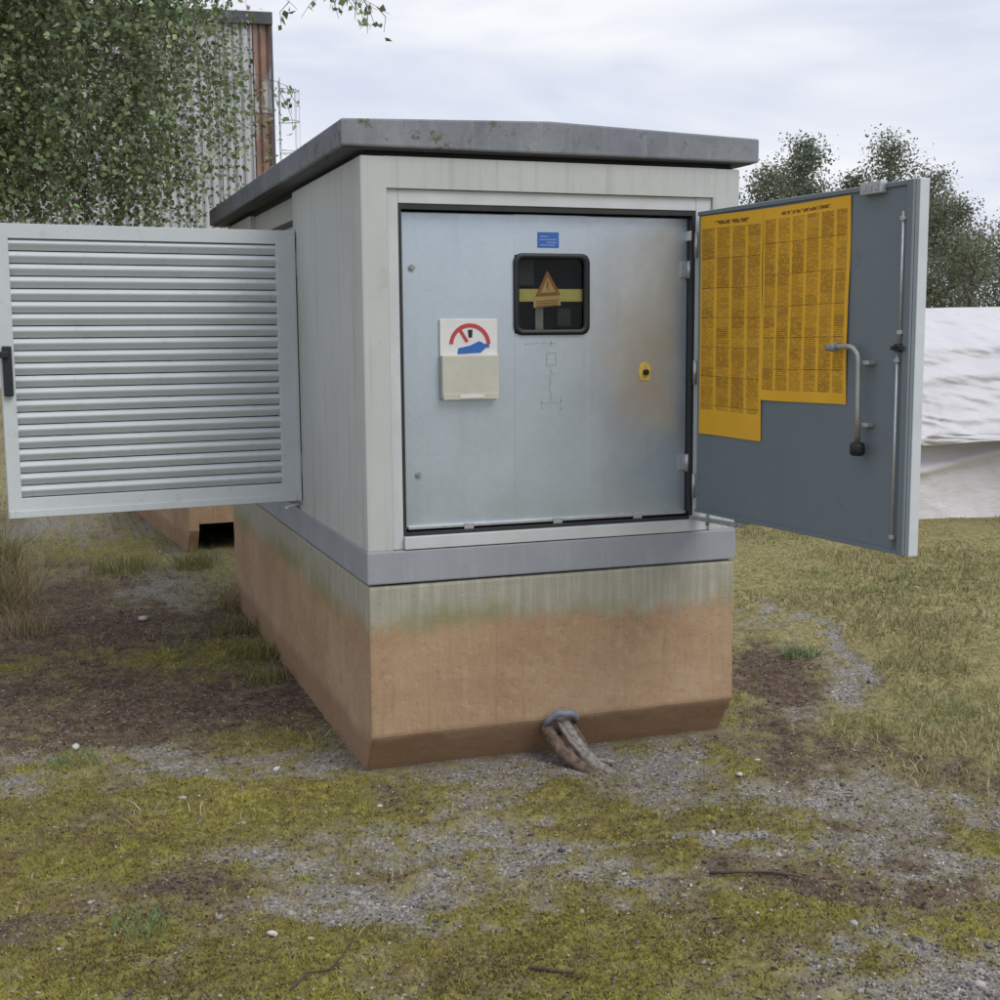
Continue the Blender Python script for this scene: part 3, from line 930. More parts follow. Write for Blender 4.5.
# document holder with its pictogram plate
bx0, bx1, bz0, bz1 = .282, .493, 1.322, 1.598
bm = bmesh.new()
box(bm, (bx0, py - .010, 1.468), (bx1, py - .0006, bz1), 0.002)
finish('holder_plate', bm, 'white', panel)
bm = bmesh.new()
box(bm, (bx0 + .001, py - .030, bz0), (bx1 - .001, py - .0008, 1.474), 0.004)
box(bm, (bx0 + .004, py - .034, bz0 - .002), (bx1 - .004, py - .0305, bz0 + .018), 0.001)
finish('document_holder', bm, 'beige', panel)
bm = bmesh.new()
box(bm, (.345, py - .0358, bz0 + .003), (.435, py - .0345, bz0 + .015))
finish('name_strip', bm, 'white', panel)
bm = bmesh.new()
cxp, czp = .391, 1.508
def arc(r0, r1, a0, a1, n=18):
    o = [(cxp + r1 * math.cos(math.radians(a0 + (a1 - a0) * k / n)), czp + r1 * math.sin(math.radians(a0 + (a1 - a0) * k / n))) for k in range(n + 1)]
    i = [(cxp + r0 * math.cos(math.radians(a0 + (a1 - a0) * k / n)), czp + r0 * math.sin(math.radians(a0 + (a1 - a0) * k / n))) for k in range(n + 1)]
    for k in range(n):
        flat(bm, [o[k], o[k + 1], i[k + 1], i[k]], py - .0115, py - .0102)
arc(.062, .076, 4, 176)
flat(bm, [(.351, 1.556), (.361, 1.562), (.386, 1.523), (.376, 1.517)], py - .0116, py - .0102)
finish('pictogram_ring', bm, 'red', panel)
bm = bmesh.new()
flat(bm, [(.345, 1.478), (.430, 1.482), (.449, 1.500), (.462, 1.500), (.462, 1.513), (.446, 1.512), (.425, 1.522), (.392, 1.507), (.348, 1.498)], py - .0122, py - .0103)
finish('pictogram_hand', bm, 'blue', panel)
bm = bmesh.new()
flat(bm, [(.386, 1.535), (.399, 1.535), (.401, 1.562), (.384, 1.562)], py - .0116, py - .0102)
finish('pictogram_switch', bm, 'black', panel)
# hand-drawn line diagram
bm = bmesh.new()
def dash(x0, z0, x1, z1, w=.0016):
    d = Vector((x1 - x0, z1 - z0)).normalized(); nn = Vector((-d.y, d.x)) * w
    flat(bm, [(x0 - nn.x, z0 - nn.y), (x1 - nn.x, z1 - nn.y), (x1 + nn.x, z1 + nn.y), (x0 + nn.x, z0 + nn.y)], py - .0012, py - .0002)
for sgm in [(.60, 1.510, .655, 1.515), (.665, 1.512, .72, 1.512), (.70, 1.525, .70, 1.50), (.682, 1.478, .722, 1.478), (.684, 1.435, .722, 1.435),
            (.684, 1.476, .684, 1.437), (.720, 1.476, .720, 1.437), (.70, 1.43, .70, 1.404), (.698, 1.39, .694, 1.34), (.664, 1.300, .744, 1.303),
            (.664, 1.314, .664, 1.278), (.738, 1.318, .738, 1.270), (.70, 1.334, .70, 1.304), (.69, 1.396, .712, 1.407)]:
    dash(*sgm)
finish('diagram_print', bm, 'faint', panel)
# lock: yellow plate with a black keyhole
bm = bmesh.new()
flat(bm, [(1.046, 1.395), (1.056, 1.372), (1.088, 1.370), (1.096, 1.392), (1.094, 1.425), (1.075, 1.442), (1.050, 1.430)], py - .003, py - .0002)
finish('lock_plate', bm, 'yplate', panel)
bm = bmesh.new()
tube(bm, [(1.073, py - .014, 1.402), (1.073, py - .003, 1.402)], .011, 14)
tube(bm, [(1.073, py - .017, 1.402), (1.073, py - .0141, 1.402)], .006, 6)
finish('lock', bm, 'black', panel)
for sx, sz in ((.187, 1.773), (.200, 1.058)):
    bm = bmesh.new()
    tube(bm, [(sx, py - .005, sz), (sx, py - .0002, sz)], .012, 14)
    tube(bm, [(sx, py - .008, sz), (sx, py - .005, sz)], [.006, .008], 6)
    finish('screw', bm, 'mark', panel)
for hz in (1.775, 1.061):
    bm = bmesh.new()
    tube(bm, [(1.243, py - .014, hz - .032), (1.243, py - .014, hz + .032)], .009, 10)
    box(bm, (1.212, py - .006, hz - .028), (1.242, py - .0005, hz + .028), 0.002)
    finish('hinge', bm, 'zinc', panel)
bm = bmesh.new()
box(bm, (1.238, py - .03, 1.880), (1.255, py + .005, 1.915), 0.003)
finish('hinge_block', bm, 'white', panel)

# ---- open front door (hinged at the right of the opening, swung towards the viewer)
ra = 0.0959
DH = Vector((1.2493, -0.02, 0))
du = Vector((math.sin(ra), -math.cos(ra), 0)); dn = Vector((du.y, -du.x, 0))      # dn: towards the inner face
if dn.x > 0:
    dn = -dn
DM = Matrix(((du.x, dn.x, 0, DH.x), (du.y, dn.y, 0, DH.y), (0, 0, 1, 0), (0, 0, 0, 1)))   # local: x along door, y out of inner face, z up
def dfin(name, bm, mat, parent=None, smooth=False):
    bm.transform(DM)
    bmesh.ops.recalc_face_normals(bm, faces=bm.faces)
    return finish(name, bm, mat, parent or fdoor, smooth)
DL, dz0, dz1 = 1.112, 0.880, 1.982
bm = bmesh.new()
box(bm, (0.004, -0.012, dz0 + .003), (DL - .003, -0.0002, dz1 - .003), 0.001)
bm.transform(DM)
fdoor = finish('front_door', bm, 'door_in', hut, org=HO)
fdoor['label'] = 'open steel door with grey inside and yellow posters'
bm = bmesh.new()       # outer shell
box(bm, (0.0, -0.048, dz0), (DL, -0.0125, dz1), 0.003)
dfin('door_shell', bm, 'door_edge')
bm = bmesh.new()       # folded rim round the inner face
box(bm, (DL - .030, 0.0004, dz0 + .004), (DL - .004, 0.010, dz1 - .004), 0.002)
box(bm, (0.006, 0.0004, dz1 - .018), (DL - .031, 0.008, dz1 - .004), 0.002)
box(bm, (0.006, 0.0004, dz0 + .004), (DL - .031, 0.008, dz0 + .016), 0.002)
dfin('door_rim', bm, 'door_in')
def sheet(name, x0, x1, z0, z1, mat, seed):
    """printed sheet, slightly buckled"""
    nu, nv = 10, 14
    bm = bmesh.new()
    uv = bm.loops.layers.uv.new('UVMap')
    g = {}
    for i in range(nu + 1):
        for j in range(nv + 1):
            u, v = i / nu, j / nv
            h = .0018 + .004 * vnoise(np.array([u * 3 + seed]), np.array([v * 4 + seed]))[0] * (0.3 + abs(2 * u - 1))
            g[i, j] = bm.verts.new((x0 + (x1 - x0) * u + .002 * math.sin(v * 5 + seed), h, z0 + (z1 - z0) * v + .002 * math.sin(u * 4 + seed)))
    fs = []
    for i in range(nu):
        for j in range(nv):
            f = bm.faces.new((g[i, j], g[i + 1, j], g[i + 1, j + 1], g[i, j + 1]))
            for l, (a, b) in zip(f.loops, ((i, j), (i + 1, j), (i + 1, j + 1), (i, j + 1))):
                l[uv].uv = (a / nu, b / nv)
            fs.append(f)
    o = dfin(name, bm, mat, None, False)
    sm = o.modifiers.new('thickness', 'SOLIDIFY'); sm.thickness = 0.0012; sm.offset = 0
    return o
pa = sheet('poster', 0.024, 0.396, 1.176, 1.958, 'poster_a', 1)
pa['label'] = 'tall narrow yellow poster printed with tables'
pb = sheet('poster', 0.397, 0.834, 1.318, 1.957, 'poster_b', 4)
pb['label'] = 'wider yellow poster printed with columns of small type'
bm = bmesh.new()
box(bm, (.898, 0.0004, 1.950), (.990, 0.026, 1.986), 0.003)
for k in range(3):
    box(bm, (.912 + k * .026, 0.0262, 1.960), (.926 + k * .026, 0.029, 1.976), 0.001)
dfin('stop_bracket', bm, 'zinc')
for (z0, z1, xx) in ((1.512, 1.890, 1.074), (0.905, 1.480, 1.066)):
    bm = bmesh.new()
    tube(bm, [(xx, .012, z0), (xx, .012, z1)], .0045, 8)
    for zz in (z0 + .03, z1 - .02):
        box(bm, (xx - .009, .0004, zz - .006), (xx + .009, .018, zz + .006), 0.002)
    dfin('locking_rod', bm, 'zinc')
bm = bmesh.new()
tube(bm, [(1.070, .002, 1.497), (1.070, .022, 1.497)], .013, 12)
box(bm, (1.045, .014, 1.490), (1.096, .022, 1.503), 0.002)
dfin('lock_gear', bm, 'dark')
for zz in (0.98, 1.40, 1.86):
    bm = bmesh.new()
    tube(bm, [(-.006, .004, zz - .045), (-.006, .004, zz + .045)], .008, 10)
    dfin('hinge', bm, 'steel')
bm = bmesh.new()       # stay bar at the foot
boxm(bm, (0, -.008, -.008), (.33, .008, .006), Matrix.Translation((-.01, .014, .862)) @ Matrix.Rotation(-.03, 4, 'Y'), 0.002)
tube(bm, [(.10, .014, .846), (.10, .014, .882)], .007, 8)
tube(bm, [(.245, .030, .868), (.30, .030, .869)], .005, 8)
dfin('door_stay', bm, 'mark')
for zz in (1.452, 1.264):
    bm = bmesh.new()
    box(bm, (.918, .0004, zz - .006), (.962, .030, zz + .006), 0.002)
    dfin('lever_clip', bm, 'zinc')

# operating lever clipped to the door: a bent bar with a black foot
lv = thing('operating_lever', 'bent steel operating lever with black tip clipped inside the open grey door', 'lever', DM @ Vector((.93, .03, 1.19)))
bm = bmesh.new()
path = [(.800, .036, 1.497), (.84, .036, 1.500), (.880, .036, 1.500)]
for k in range(1, 7):
    a = math.radians(90 - 15 * k)
    path.append((.880 + .045 * math.cos(a), .036, 1.455 + .045 * math.sin(a)))
path += [(.926, .036, 1.40), (.928, .036, 1.30), (.930, .036, 1.205)]
tube(bm, path, .0085, 12)
bm.transform(DM); bmesh.ops.recalc_face_normals(bm, faces=bm.faces)
finish('bar', bm, 'steel', lv, True, lv.location)
bm = bmesh.new()
tube(bm, [(.930, .036, 1.210), (.930, .036, 1.200), (.931, .036, 1.176), (.931, .036, 1.170)], [.018, .023, .023, .017], 14)
bm.transform(DM); bmesh.ops.recalc_face_normals(bm, faces=bm.faces)
finish('tip', bm, 'black', lv, True, lv.location)
bm = bmesh.new()
tube(bm, [(.770, .034, 1.494), (.80, .036, 1.497), (.822, .036, 1.499)], [.008, .013, .013], 12)
bm.transform(DM); bmesh.ops.recalc_face_normals(bm, faces=bm.faces)
finish('socket', bm, 'mark', lv, True, lv.location)

# ---- open louvre door on the left side
LH = Vector((-0.003, 1.138, 0)); LF = Vector((-1.166, 1.021, 0))
lu = (LF - LH).normalized(); ln_ = Vector((-lu.y, lu.x, 0))        # ln_: outer face
LM = Matrix(((lu.x, ln_.x, 0, LH.x), (lu.y, ln_.y, 0, LH.y), (0, 0, 1, 0), (0, 0, 0, 1)))
LL = (LF - LH).length
lz0, lz1 = 0.850, 1.976
def lfin(name, bm, mat, parent=None, smooth=False):
    bm.transform(LM)
    bmesh.ops.recalc_face_normals(bm, faces=bm.faces)
    return finish(name, bm, mat, parent or ldoor, smooth)
bm = bmesh.new()
sth, stf, tr, br = .082, .050, .056, .078
box(bm, (0, -.040, lz0), (sth, 0, lz1), 0.003)
box(bm, (LL - stf, -.040, lz0), (LL, 0, lz1), 0.003)
box(bm, (sth - .002, -.0395, lz1 - tr), (LL - stf + .002, -.0006, lz1 - .0005), 0.002)
box(bm, (sth - .002, -.0395, lz0 + .0005), (LL - stf + .002, -.0006, lz0 + br), 0.002)
bm.transform(LM)
bmesh.ops.recalc_face_normals(bm, faces=bm.faces)
ldoor = finish('louvre_door', bm, 'louvre', hut, org=HO)
ldoor['label'] = 'open pale grey louvred steel door'
bm = bmesh.new()       # raised lip of the hinge stile and of the bottom rail
box(bm, (.002, .0004, lz0 + .002), (.022, .006, lz1 - .002), 0.002)
box(bm, (.024, .0004, lz0 + .002), (LL - .004, .005, lz0 + .030), 0.002)
lfin('frame_lip', bm, 'louvre')
NS = 21
pitch = (lz1 - tr - lz0 - br) / NS
# one slat: rolled blade that slopes outwards and down
sx0, sx1 = sth - .003, LL - stf + .003
pr = [(-.024, 1.00), (-.016, .94), (-.009, .86), (-.004, .77), (-.0015, .68), (-.0012, .61), (-.003, .52), (-.007, .40), (-.012, .27), (-.017, .15), (-.020, .08)]
pr = [(a, b * pitch) for a, b in pr]
low = [(-.023, .10 * pitch), (-.016, .27 * pitch), (-.011, .40 * pitch), (-.006, .56 * pitch), (-.006, .66 * pitch), (-.013, .84 * pitch), (-.026, .95 * pitch)]
bm = bmesh.new()
extrude_poly(bm, [(sx0, a, b) for a, b in pr + low], (sx1 - sx0, 0, 0))
R3 = LM.copy(); R3.translation = Vector((0, 0, 0))
bm.transform(R3)
bmesh.ops.recalc_face_normals(bm, faces=bm.faces)
bm.normal_update()
me = bpy.data.meshes.new('slat'); bm.to_mesh(me); bm.free(); me.materials.append(MAT['louvre'])
for k in range(NS):
    o = bpy.data.objects.new('slat', me)
    link(o, ldoor)
    o.location = (LH.x, LH.y, lz0 + br + k * pitch)
bm = bmesh.new()       # fine mesh behind the slats keeps the light out
box(bm, (sth, -.0375, lz0 + br), (LL - stf, -.0355, lz1 - tr))
lfin('insect_screen', bm, 'interior')
bm = bmesh.new()
box(bm, (LL - .040, .0005, 1.325), (LL - .006, .022, 1.515), 0.005)
box(bm, (LL - .026, .0225, 1.470), (LL + .020, .036, 1.495), 0.004)
lfin('lock_case', bm, 'black')
for zz in (1.0, 1.84):
    bm = bmesh.new()
    tube(bm, [(-.008, -.006, zz - .05), (-.008, -.006, zz + .05)], .008, 10)
    lfin('hinge', bm, 'louvre')
bm = bmesh.new()
boxm(bm, (-.10, -.006, -.003), (.10, .006, .003), LM @ Matrix.Translation((.03, .0, .835)) @ Matrix.Rotation(0.9, 4, 'Z'), 0.001)
finish('door_stay', bm, 'white', ldoor)

# ------------------------------------------------------------------ cables at the foot of the plinth
cb = thing('power_cable', 'stub of weathered twin cable with grey collar poking from the rust stained plinth', 'cable', (.72, -.02, 0))
def bez(p, n=14):
    out = []
    for k in range(n + 1):
        t = k / n
        q = [Vector(v) for v in p]
        while len(q) > 1:
            q = [a.lerp(b, t) for a, b in zip(q, q[1:])]
        out.append(q[0])
    return out
def wob(pts, a):
    return [p + Vector((random.uniform(-a, a), random.uniform(-a, a), random.uniform(-a, a))) for p in pts]
def rope(name, p, rad, mat, seg=10, n=16):
    bm = bmesh.new()
    pts = wob(bez(p, n), .0025)
    tube(bm, pts, [rad * random.uniform(.93, 1.08) for _ in pts], seg)
    finish(name, bm, mat, cb, True, cb.location)
rope('cable_core', [(.672, .06, .10), (.652, -.05, .14), (.640, -.10, .05), (.70, -.13, .02), (.745, -.17, -.005), (.80, -.22, -.03)], .023, 'cable')
rope('cable_core', [(.712, .06, .12), (.715, -.06, .165), (.722, -.10, .06), (.745, -.14, .03), (.79, -.18, .0), (.83, -.22, -.03)], .025, 'cable2')
rope('cable_core', [(.742, .06, .10), (.752, -.05, .15), (.765, -.08, .06), (.785, -.10, .02), (.80, -.12, -.02)], .013, 'cable')
rope('earth_wire', [(.690, .02, .13), (.690, -.08, .16), (.70, -.12, .06), (.72, -.16, .03), (.86, -.17, .010)], .008, 'cable2', 7)
bm = bmesh.new()
cp = bez([(.648, .0, .118), (.650, -.050, .165), (.70, -.075, .215), (.765, -.060, .165), (.772, .0, .118)], 12)
tube(bm, wob(cp, .003), [.008, .011, .013, .012, .014, .013, .014, .013, .014, .012, .012, .010, .008], 8)
finish('collar', bm, 'collar', cb, True, cb.location)
bm = bmesh.new()       # mud and mortar packed round the outlet
b3 = bmesh.new()
bmesh.ops.create_icosphere(b3, subdivisions=3, radius=1)
for v in b3.verts:
    q_ = v.co.copy()
    w_ = 1 + (vnoise(np.array([q_.x * 2.2 + 5]), np.array([q_.z * 2.2 + q_.y * 1.7]))[0] - .5) * .6
    v.co = Vector((.708 + q_.x * .062 * w_, .03 + q_.y * .07 * w_, .115 + q_.z * .045 * w_))
merge(bm, b3)
finish('mortar_plug', bm, 'cable', cb, True, cb.location)

# ------------------------------------------------------------------ second plinth behind the hut
fb = thing('foundation_block', 'reddish concrete plinth with dark opening behind the louvred door', 'plinth', (0.7, 6.4, 0))
bm = bmesh.new()
y0, y1, h = 5.05, 8.0, .69
FR = Matrix.Translation((-.06, y0, 0)) @ Matrix.Rotation(math.radians(4.5), 4, 'Z') @ Matrix.Translation((.06, -y0, 0))
for xa in (-.06, 1.36):
    extrude_poly(bm, [(xa, a, b) for a, b in [(y0, h), (y0, .17), (y0 + .12, -.05), (y1, -.05), (y1, h)]], (.07, 0, 0))
box(bm, (.0105, y0 + .012, .215), (1.3595, y0 + .16, h - .002))
box(bm, (.0105, y1 - .16, -.05), (1.3595, y1 - .002, h - .002))
bm.transform(FR)
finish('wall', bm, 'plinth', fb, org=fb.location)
bm = bmesh.new()
box(bm, (-.075, y0 - .015, h + .001), (1.445, y1 + .02, h + .11), 0.006)
bm.transform(FR)
finish('cover_slab', bm, 'band', fb, org=fb.location)

# ------------------------------------------------------------------ industrial building
bd = thing('industrial_building', 'tall industrial building clad in pale ribbed sheets with rusty corner', 'building', (-4, 38, 0))
bo = Vector((6.37, 37.2, 0))                       # right-hand front corner
bdx = Vector((-0.9945, 0.1045, 0)); bdy = Vector((0.1045, 0.9945, 0))      # along the facade to the left, and back
BH = 11.3
SHW = 1.02
def facade(s, q, z):
    return bo + bdx * s + bdy * q + Vector((0, 0, z))
def ribbed(bm, s0, s1, z0, z1, q0=0.0):
    s = s0
    P = []
    while s < s1 - 1e-6:
        w = 0.255
        for a, d in ((0, 0), (.05, .02), (.075, .10), (.115, .10), (.14, .02)):
            P.append((min(s + a, s1), d))
        s += w
    P.append((s1, 0))
    lo = [bm.verts.new(facade(a, q0 + d, z0)) for a, d in P]
    hi = [bm.verts.new(facade(a, q0 + d, z1)) for a, d in P]
    for i in range(len(P) - 1):
        bm.faces.new((lo[i], hi[i], hi[i + 1], lo[i + 1]))
for k in range(13):
    mt = 'clad_rr' if k == 0 else 'clad'
    s0 = 0.02 + k * SHW
    w0 = 0.55 if k == 0 else SHW
    s0 = 0.02 if k == 0 else 0.57 + (k - 1) * SHW
    for j, (z0, z1) in enumerate(((0.0, 3.4), (3.4, 8.35), (8.35, BH))):
        bm = bmesh.new()
        m2 = mt
        if k == 0 and j == 2:
            m2 = 'clad_r'
        ribbed(bm, s0, s0 + w0 - .02, z0 + .01 * (j > 0), z1 - .012, -.004 * j)
        finish('cladding_sheet', bm, m2, bd, org=bd.location)
bm = bmesh.new()
BM = Matrix(((bdx.x, bdy.x, 0, bo.x), (bdx.y, bdy.y, 0, bo.y), (0, 0, 1, 0), (0, 0, 0, 1)))
boxm(bm, (0.02, .13, 0), (13.2, 14, BH - .02), BM)
bmesh.ops.recalc_face_normals(bm, faces=bm.faces)
finish('wall', bm, 'parapet', bd, org=bd.location)
bm = bmesh.new()
boxm(bm, (-.06, -.14, BH - .32), (13.3, .128, BH + .05), BM, 0.02)
bmesh.ops.recalc_face_normals(bm, faces=bm.faces)
finish('roof_edge', bm, 'parapet', bd, org=bd.location)
bm = bmesh.new()
boxm(bm, (-.05, -.09, 0), (.018, .02, BH - .33), BM, 0.01)
bmesh.ops.recalc_face_normals(bm, faces=bm.faces)
finish('corner_trim', bm, 'parapet', bd, org=bd.location)
# caged ladder on the gable side
lad = []
bm = bmesh.new()
for q in (.9, 1.35):
    tube(bm, [facade(-.30, q, 0.3), facade(-.30, q, 9.6)], .018, 6)
ladder = finish('ladder', bm, 'zinc', bd, org=bd.location)
rung = None
for k in range(28):
    z = .6 + k * .32
    if rung is None:
        bm = bmesh.new(); tube(bm, [facade(-.30, .9, 0), facade(-.30, 1.35, 0)], .018, 5)
        bm.normal_update(); rung = bpy.data.meshes.new('rung'); bm.to_mesh(rung); bm.free(); rung.materials.append(MAT['zinc'])
    o = bpy.data.objects.new('rung', rung); link(o, ladder); o.location = (0, 0, z)
hoop = None
for k in range(8):
    if hoop is None:
        bm = bmesh.new()
        tube(bm, [facade(-.30 - .62 * math.sin(math.pi * t / 10), 1.125 - .36 * math.cos(math.pi * t / 10), 0) for t in range(11)], .014, 5)
        bm.normal_update(); hoop = bpy.data.meshes.new('cage_hoop'); bm.to_mesh(hoop); bm.free(); hoop.materials.append(MAT['zinc'])
    o = bpy.data.objects.new('cage_hoop', hoop); link(o, ladder); o.location = (0, 0, 2.6 + k * .95)
for t in (3, 5, 7):
    bm = bmesh.new()
    a = math.pi * t / 10
    tube(bm, [facade(-.30 - .62 * math.sin(a), 1.125 - .36 * math.cos(a), 2.6), facade(-.30 - .62 * math.sin(a), 1.125 - .36 * math.cos(a), 9.3)], .010, 5)
    finish('cage_bar', bm, 'zinc', ladder)

# ------------------------------------------------------------------ tarpaulin-covered stack
st = thing('covered_stack', 'long stack covered with wrinkled white tarpaulin beyond the grass', 'tarpaulin', (8.0, 5.0, 0))
t0 = Vector((4.35, 4.56, 0)); td = Vector((1, -0.125, 0)).normalized(); tn = Vector((-td.y, td.x, 0))   # tn: away from viewer
def drape(name, prof, L, mat, fold, nu=260, nv=60, seed=0, thick=.006):
    """sheet swept along td; prof(t) -> (back, height); folds push along the profile normal"""
    us = np.linspace(0, L, nu); vs = np.linspace(0, 1, nv)
    U, V = np.meshgrid(us, vs, indexing='ij')
    u, v = U.ravel(), V.ravel()
    b, z = prof(u, v)
    d, dz = fold(u, v)
    b = b - d
    z = z + dz
    P = np.stack([t0.x + td.x * u + tn.x * b, t0.y + td.y * u + tn.y * b, z], 1)
    P -= np.array(st.location)
    i = (np.arange(nu - 1)[:, None] * nv + np.arange(nv - 1)[None]).ravel()
    Q = np.stack([i, i + nv, i + nv + 1, i + 1], 1)
    o = np_mesh(name, P, Q.ravel(), 4, mat, parent=st, smooth=True)
    m = o.modifiers.new('thickness', 'SOLIDIFY'); m.thickness = thick
    return o
def ridges(u, v, k):
    a = np.abs(fbm(u * .9 + v * 1.2 + k, v * 5.0 + u * .7, 1.0, 4, .6) - .5)
    return (0.12 - a).clip(0) * .4
def crease(u, v, f, k):
    n_ = fbm(u * f + k, v * f * 2.6 + u * .35 + k, 1.0, 3, .5)
    return np.clip(1 - np.abs(n_ - .5) * 9, 0, 1) ** 2
def prof_low(u, v):
    return 0.02 + 0.06 * v, v * 0.80 - 0.03
def fold_low(u, v):
    sag = .05 * np.sin(u * 2.2 + 1) * (1 - v) + .03 * np.sin(u * 5.1 + v * 2)
    swag = .10 * np.exp(-((v - (.62 - .16 * np.sin(u * 1.55 + .7))) / .07) ** 2)
    return sag * .5 + swag * .5 + crease(u, v * .3, 1.5, 2) * .010 + crease(u * 2, v * .2, 2.3, 7) * .008 + (fbm(u, v, 4.5, 3) - .5) * .02, 0 * u
drape('lower_sheet', prof_low, 8.6, 'tarp2', fold_low, seed=2)
def prof_up(u, v):
    # overhanging hem, steep front, then slope up to the ridge and down the back
    s = v
    b = np.interp(s, [0, .08, .45, .68, 1.0], [-.17, -.15, .30, .95, 2.4])
    z = np.interp(s, [0, .08, .45, .68, 1.0], [.68, .74, 1.42, 1.745, .2])
    return b, z
def fold_up(u, v):
    hem = (.05 * np.sin(u * 3.1) + .03 * np.sin(u * 7.7 + 1)) * np.exp(-v / .10)
    r = ridges(u, v * 1.6, 8) + (fbm(u * .8, v * 4, 1.4, 4, .6) - .5) * .09
    diag = .07 * np.exp(-((v - .30 - .055 * (u - 1.4) + .02 * np.sin(u * 3)) / .03) ** 2) - .05 * np.exp(-((v - .345 - .055 * (u - 1.4)) / .04) ** 2)
    return r * .5 + hem * .5 + diag * .8 + (fbm(u, v * 3 + u * .3, 6, 3) - .5) * .02 + crease(u, v, 1.1, 4) * .028 + crease(u, v, 3.1, 9) * .009, hem * .5 + (fbm(u, v, .8, 2) - .5) * .07
drape('upper_sheet', prof_up, 8.7, 'tarp', fold_up, nu=420, nv=170, seed=5)
bm = bmesh.new()
TM = Matrix(((td.x, tn.x, 0, t0.x), (td.y, tn.y, 0, t0.y), (0, 0, 1, 0), (0, 0, 0, 1)))
boxm(bm, (.1, .16, -.02), (8.5, 1.5, 1.10), TM, 0.02)
finish('core', bm, 'mark', st, org=st.location)

# ------------------------------------------------------------------ trees
def leaf_mesh(name, pts, dirs, size, cols, parent, org):
    """kite-shaped leaves folded on the midrib"""
    n = len(pts)
    d = dirs / np.linalg.norm(dirs, axis=1, keepdims=True)
    r = RNG.normal(size=(n, 3))
    s = np.cross(d, r); s /= np.linalg.norm(s, axis=1, keepdims=True)
    nn = np.cross(s, d)
    L = size[:, None]
    b = pts
    t = pts + d * L
    m = pts + d * L * .38
    l = m + s * L * .36 + nn * L * .10
    rr = m - s * L * .36 + nn * L * .10
    V = np.stack([b, l, t, rr], 1).reshape(-1, 3) - np.array(org)
    k = (np.arange(n) * 4)[:, None]
    F = np.concatenate([k + np.array([[0, 2, 1]]), k + np.array([[0, 3, 2]])], 1)
    return np_mesh(name, V, F.ravel(), 3, 'leaf', np.repeat(cols, 4, 0), parent)

def crown_cols(n, base, var):
    c = np.array(base)[None] * (1 - var + 2 * var * RNG.random((n, 1)))
    c = c * (1 + (RNG.random((n, 3)) - .5) * .25)
    return np.clip(c, .005, 1)

# near birch with hanging twigs, trunk left of the frame
bt_loc = Vector((-2.75, 4.0, 0))
birch = thing('birch_tree', 'leafy birch with drooping twigs hanging over the louvred door', 'tree', bt_loc)
bm = bmesh.new()
tp = [Vector((-2.75, 4.0, -.1)), Vector((-2.72, 3.98, 1.2)), Vector((-2.62, 3.95, 2.6)), Vector((-2.5, 3.9, 4.0)), Vector((-2.45, 3.85, 5.6)), Vector((-2.4, 3.8, 7.0))]
tube(bm, tp, [.15, .12, .10, .08, .055, .02], 14)
finish('trunk', bm, 'birch_bark', birch, True, bt_loc)
def cam_pt(l, d, z):
    """point by sideways and forward distance from the viewer, and height"""
    return Vector((CAM.x + d * SY + l * CY, CAM.y + d * CY - l * SY, z))
bmb = bmesh.new(); bmt = bmesh.new()
LP, LD, LS, LT = [], [], [], []
def add_twig(p, length, bend, dens=.026, thick=.004, loose=.02):
    """hanging twig with leaves; bend = sideways start direction"""
    v = Vector(bend)
    q = Vector(p); path = [q.copy()]
    stp = .06
    for k in range(int(length / stp)):
        v = v * .80 + Vector((random.uniform(-.45, .45), random.uniform(-.45, .45), -.28))
        q = q + v.normalized() * stp
        path.append(q.copy())
    if len(path) < 3:
        return
    tw_ = random.uniform(.55, 1.45)
    nn = len(path)
    tube(bmt, path, [thick * (1 - .8 * i / nn) for i in range(nn)], 4, False)
    for a, b in zip(path, path[1:]):
        for j in range(max(1, int(stp / dens))):
            c = a.lerp(b, random.random())
            dr = Vector((random.gauss(0, 1), random.gauss(0, 1), random.gauss(-.75, .55)))
            off = Vector((random.gauss(0, 1), random.gauss(0, 1), random.gauss(0, 1))) * random.uniform(.005, loose)
            LP.append(c + off); LD.append(dr); LT.append(tw_); LS.append(random.choice((1, 1, .7)) * random.uniform(.026, .046))
def crown_ok(l, d, z):
    a = (l + 3.58) / (1.92 - .55 * max(0.0, min(1.0, (2.95 - z) / .5))); b = (d - 7.7) / 1.75
    rr = (abs(a) ** 3 + abs(b) ** 3) ** (1 / 3)
    return rr
for i in range(30):
    zz = random.uniform(1.9, 6.0)
    k = min(max((zz + .1) / 1.3, 0), 4.99)
    base = tp[int(k)].lerp(tp[int(k) + 1], k - int(k))
    a = random.uniform(0, 6.283)
    ln = random.uniform(1.0, 1.9)
    e = base + Vector((math.cos(a) * ln, math.sin(a) * ln, random.uniform(.5, 1.1)))
    tube(bmb, bez([base, base.lerp(e, .5) + Vector((0, 0, .25)), e, e + Vector((math.cos(a) * .25, math.sin(a) * .25, -.15))], 8), [.028, .024, .020, .017, .014, .011, .009, .007, .004], 6)
cnt = 0
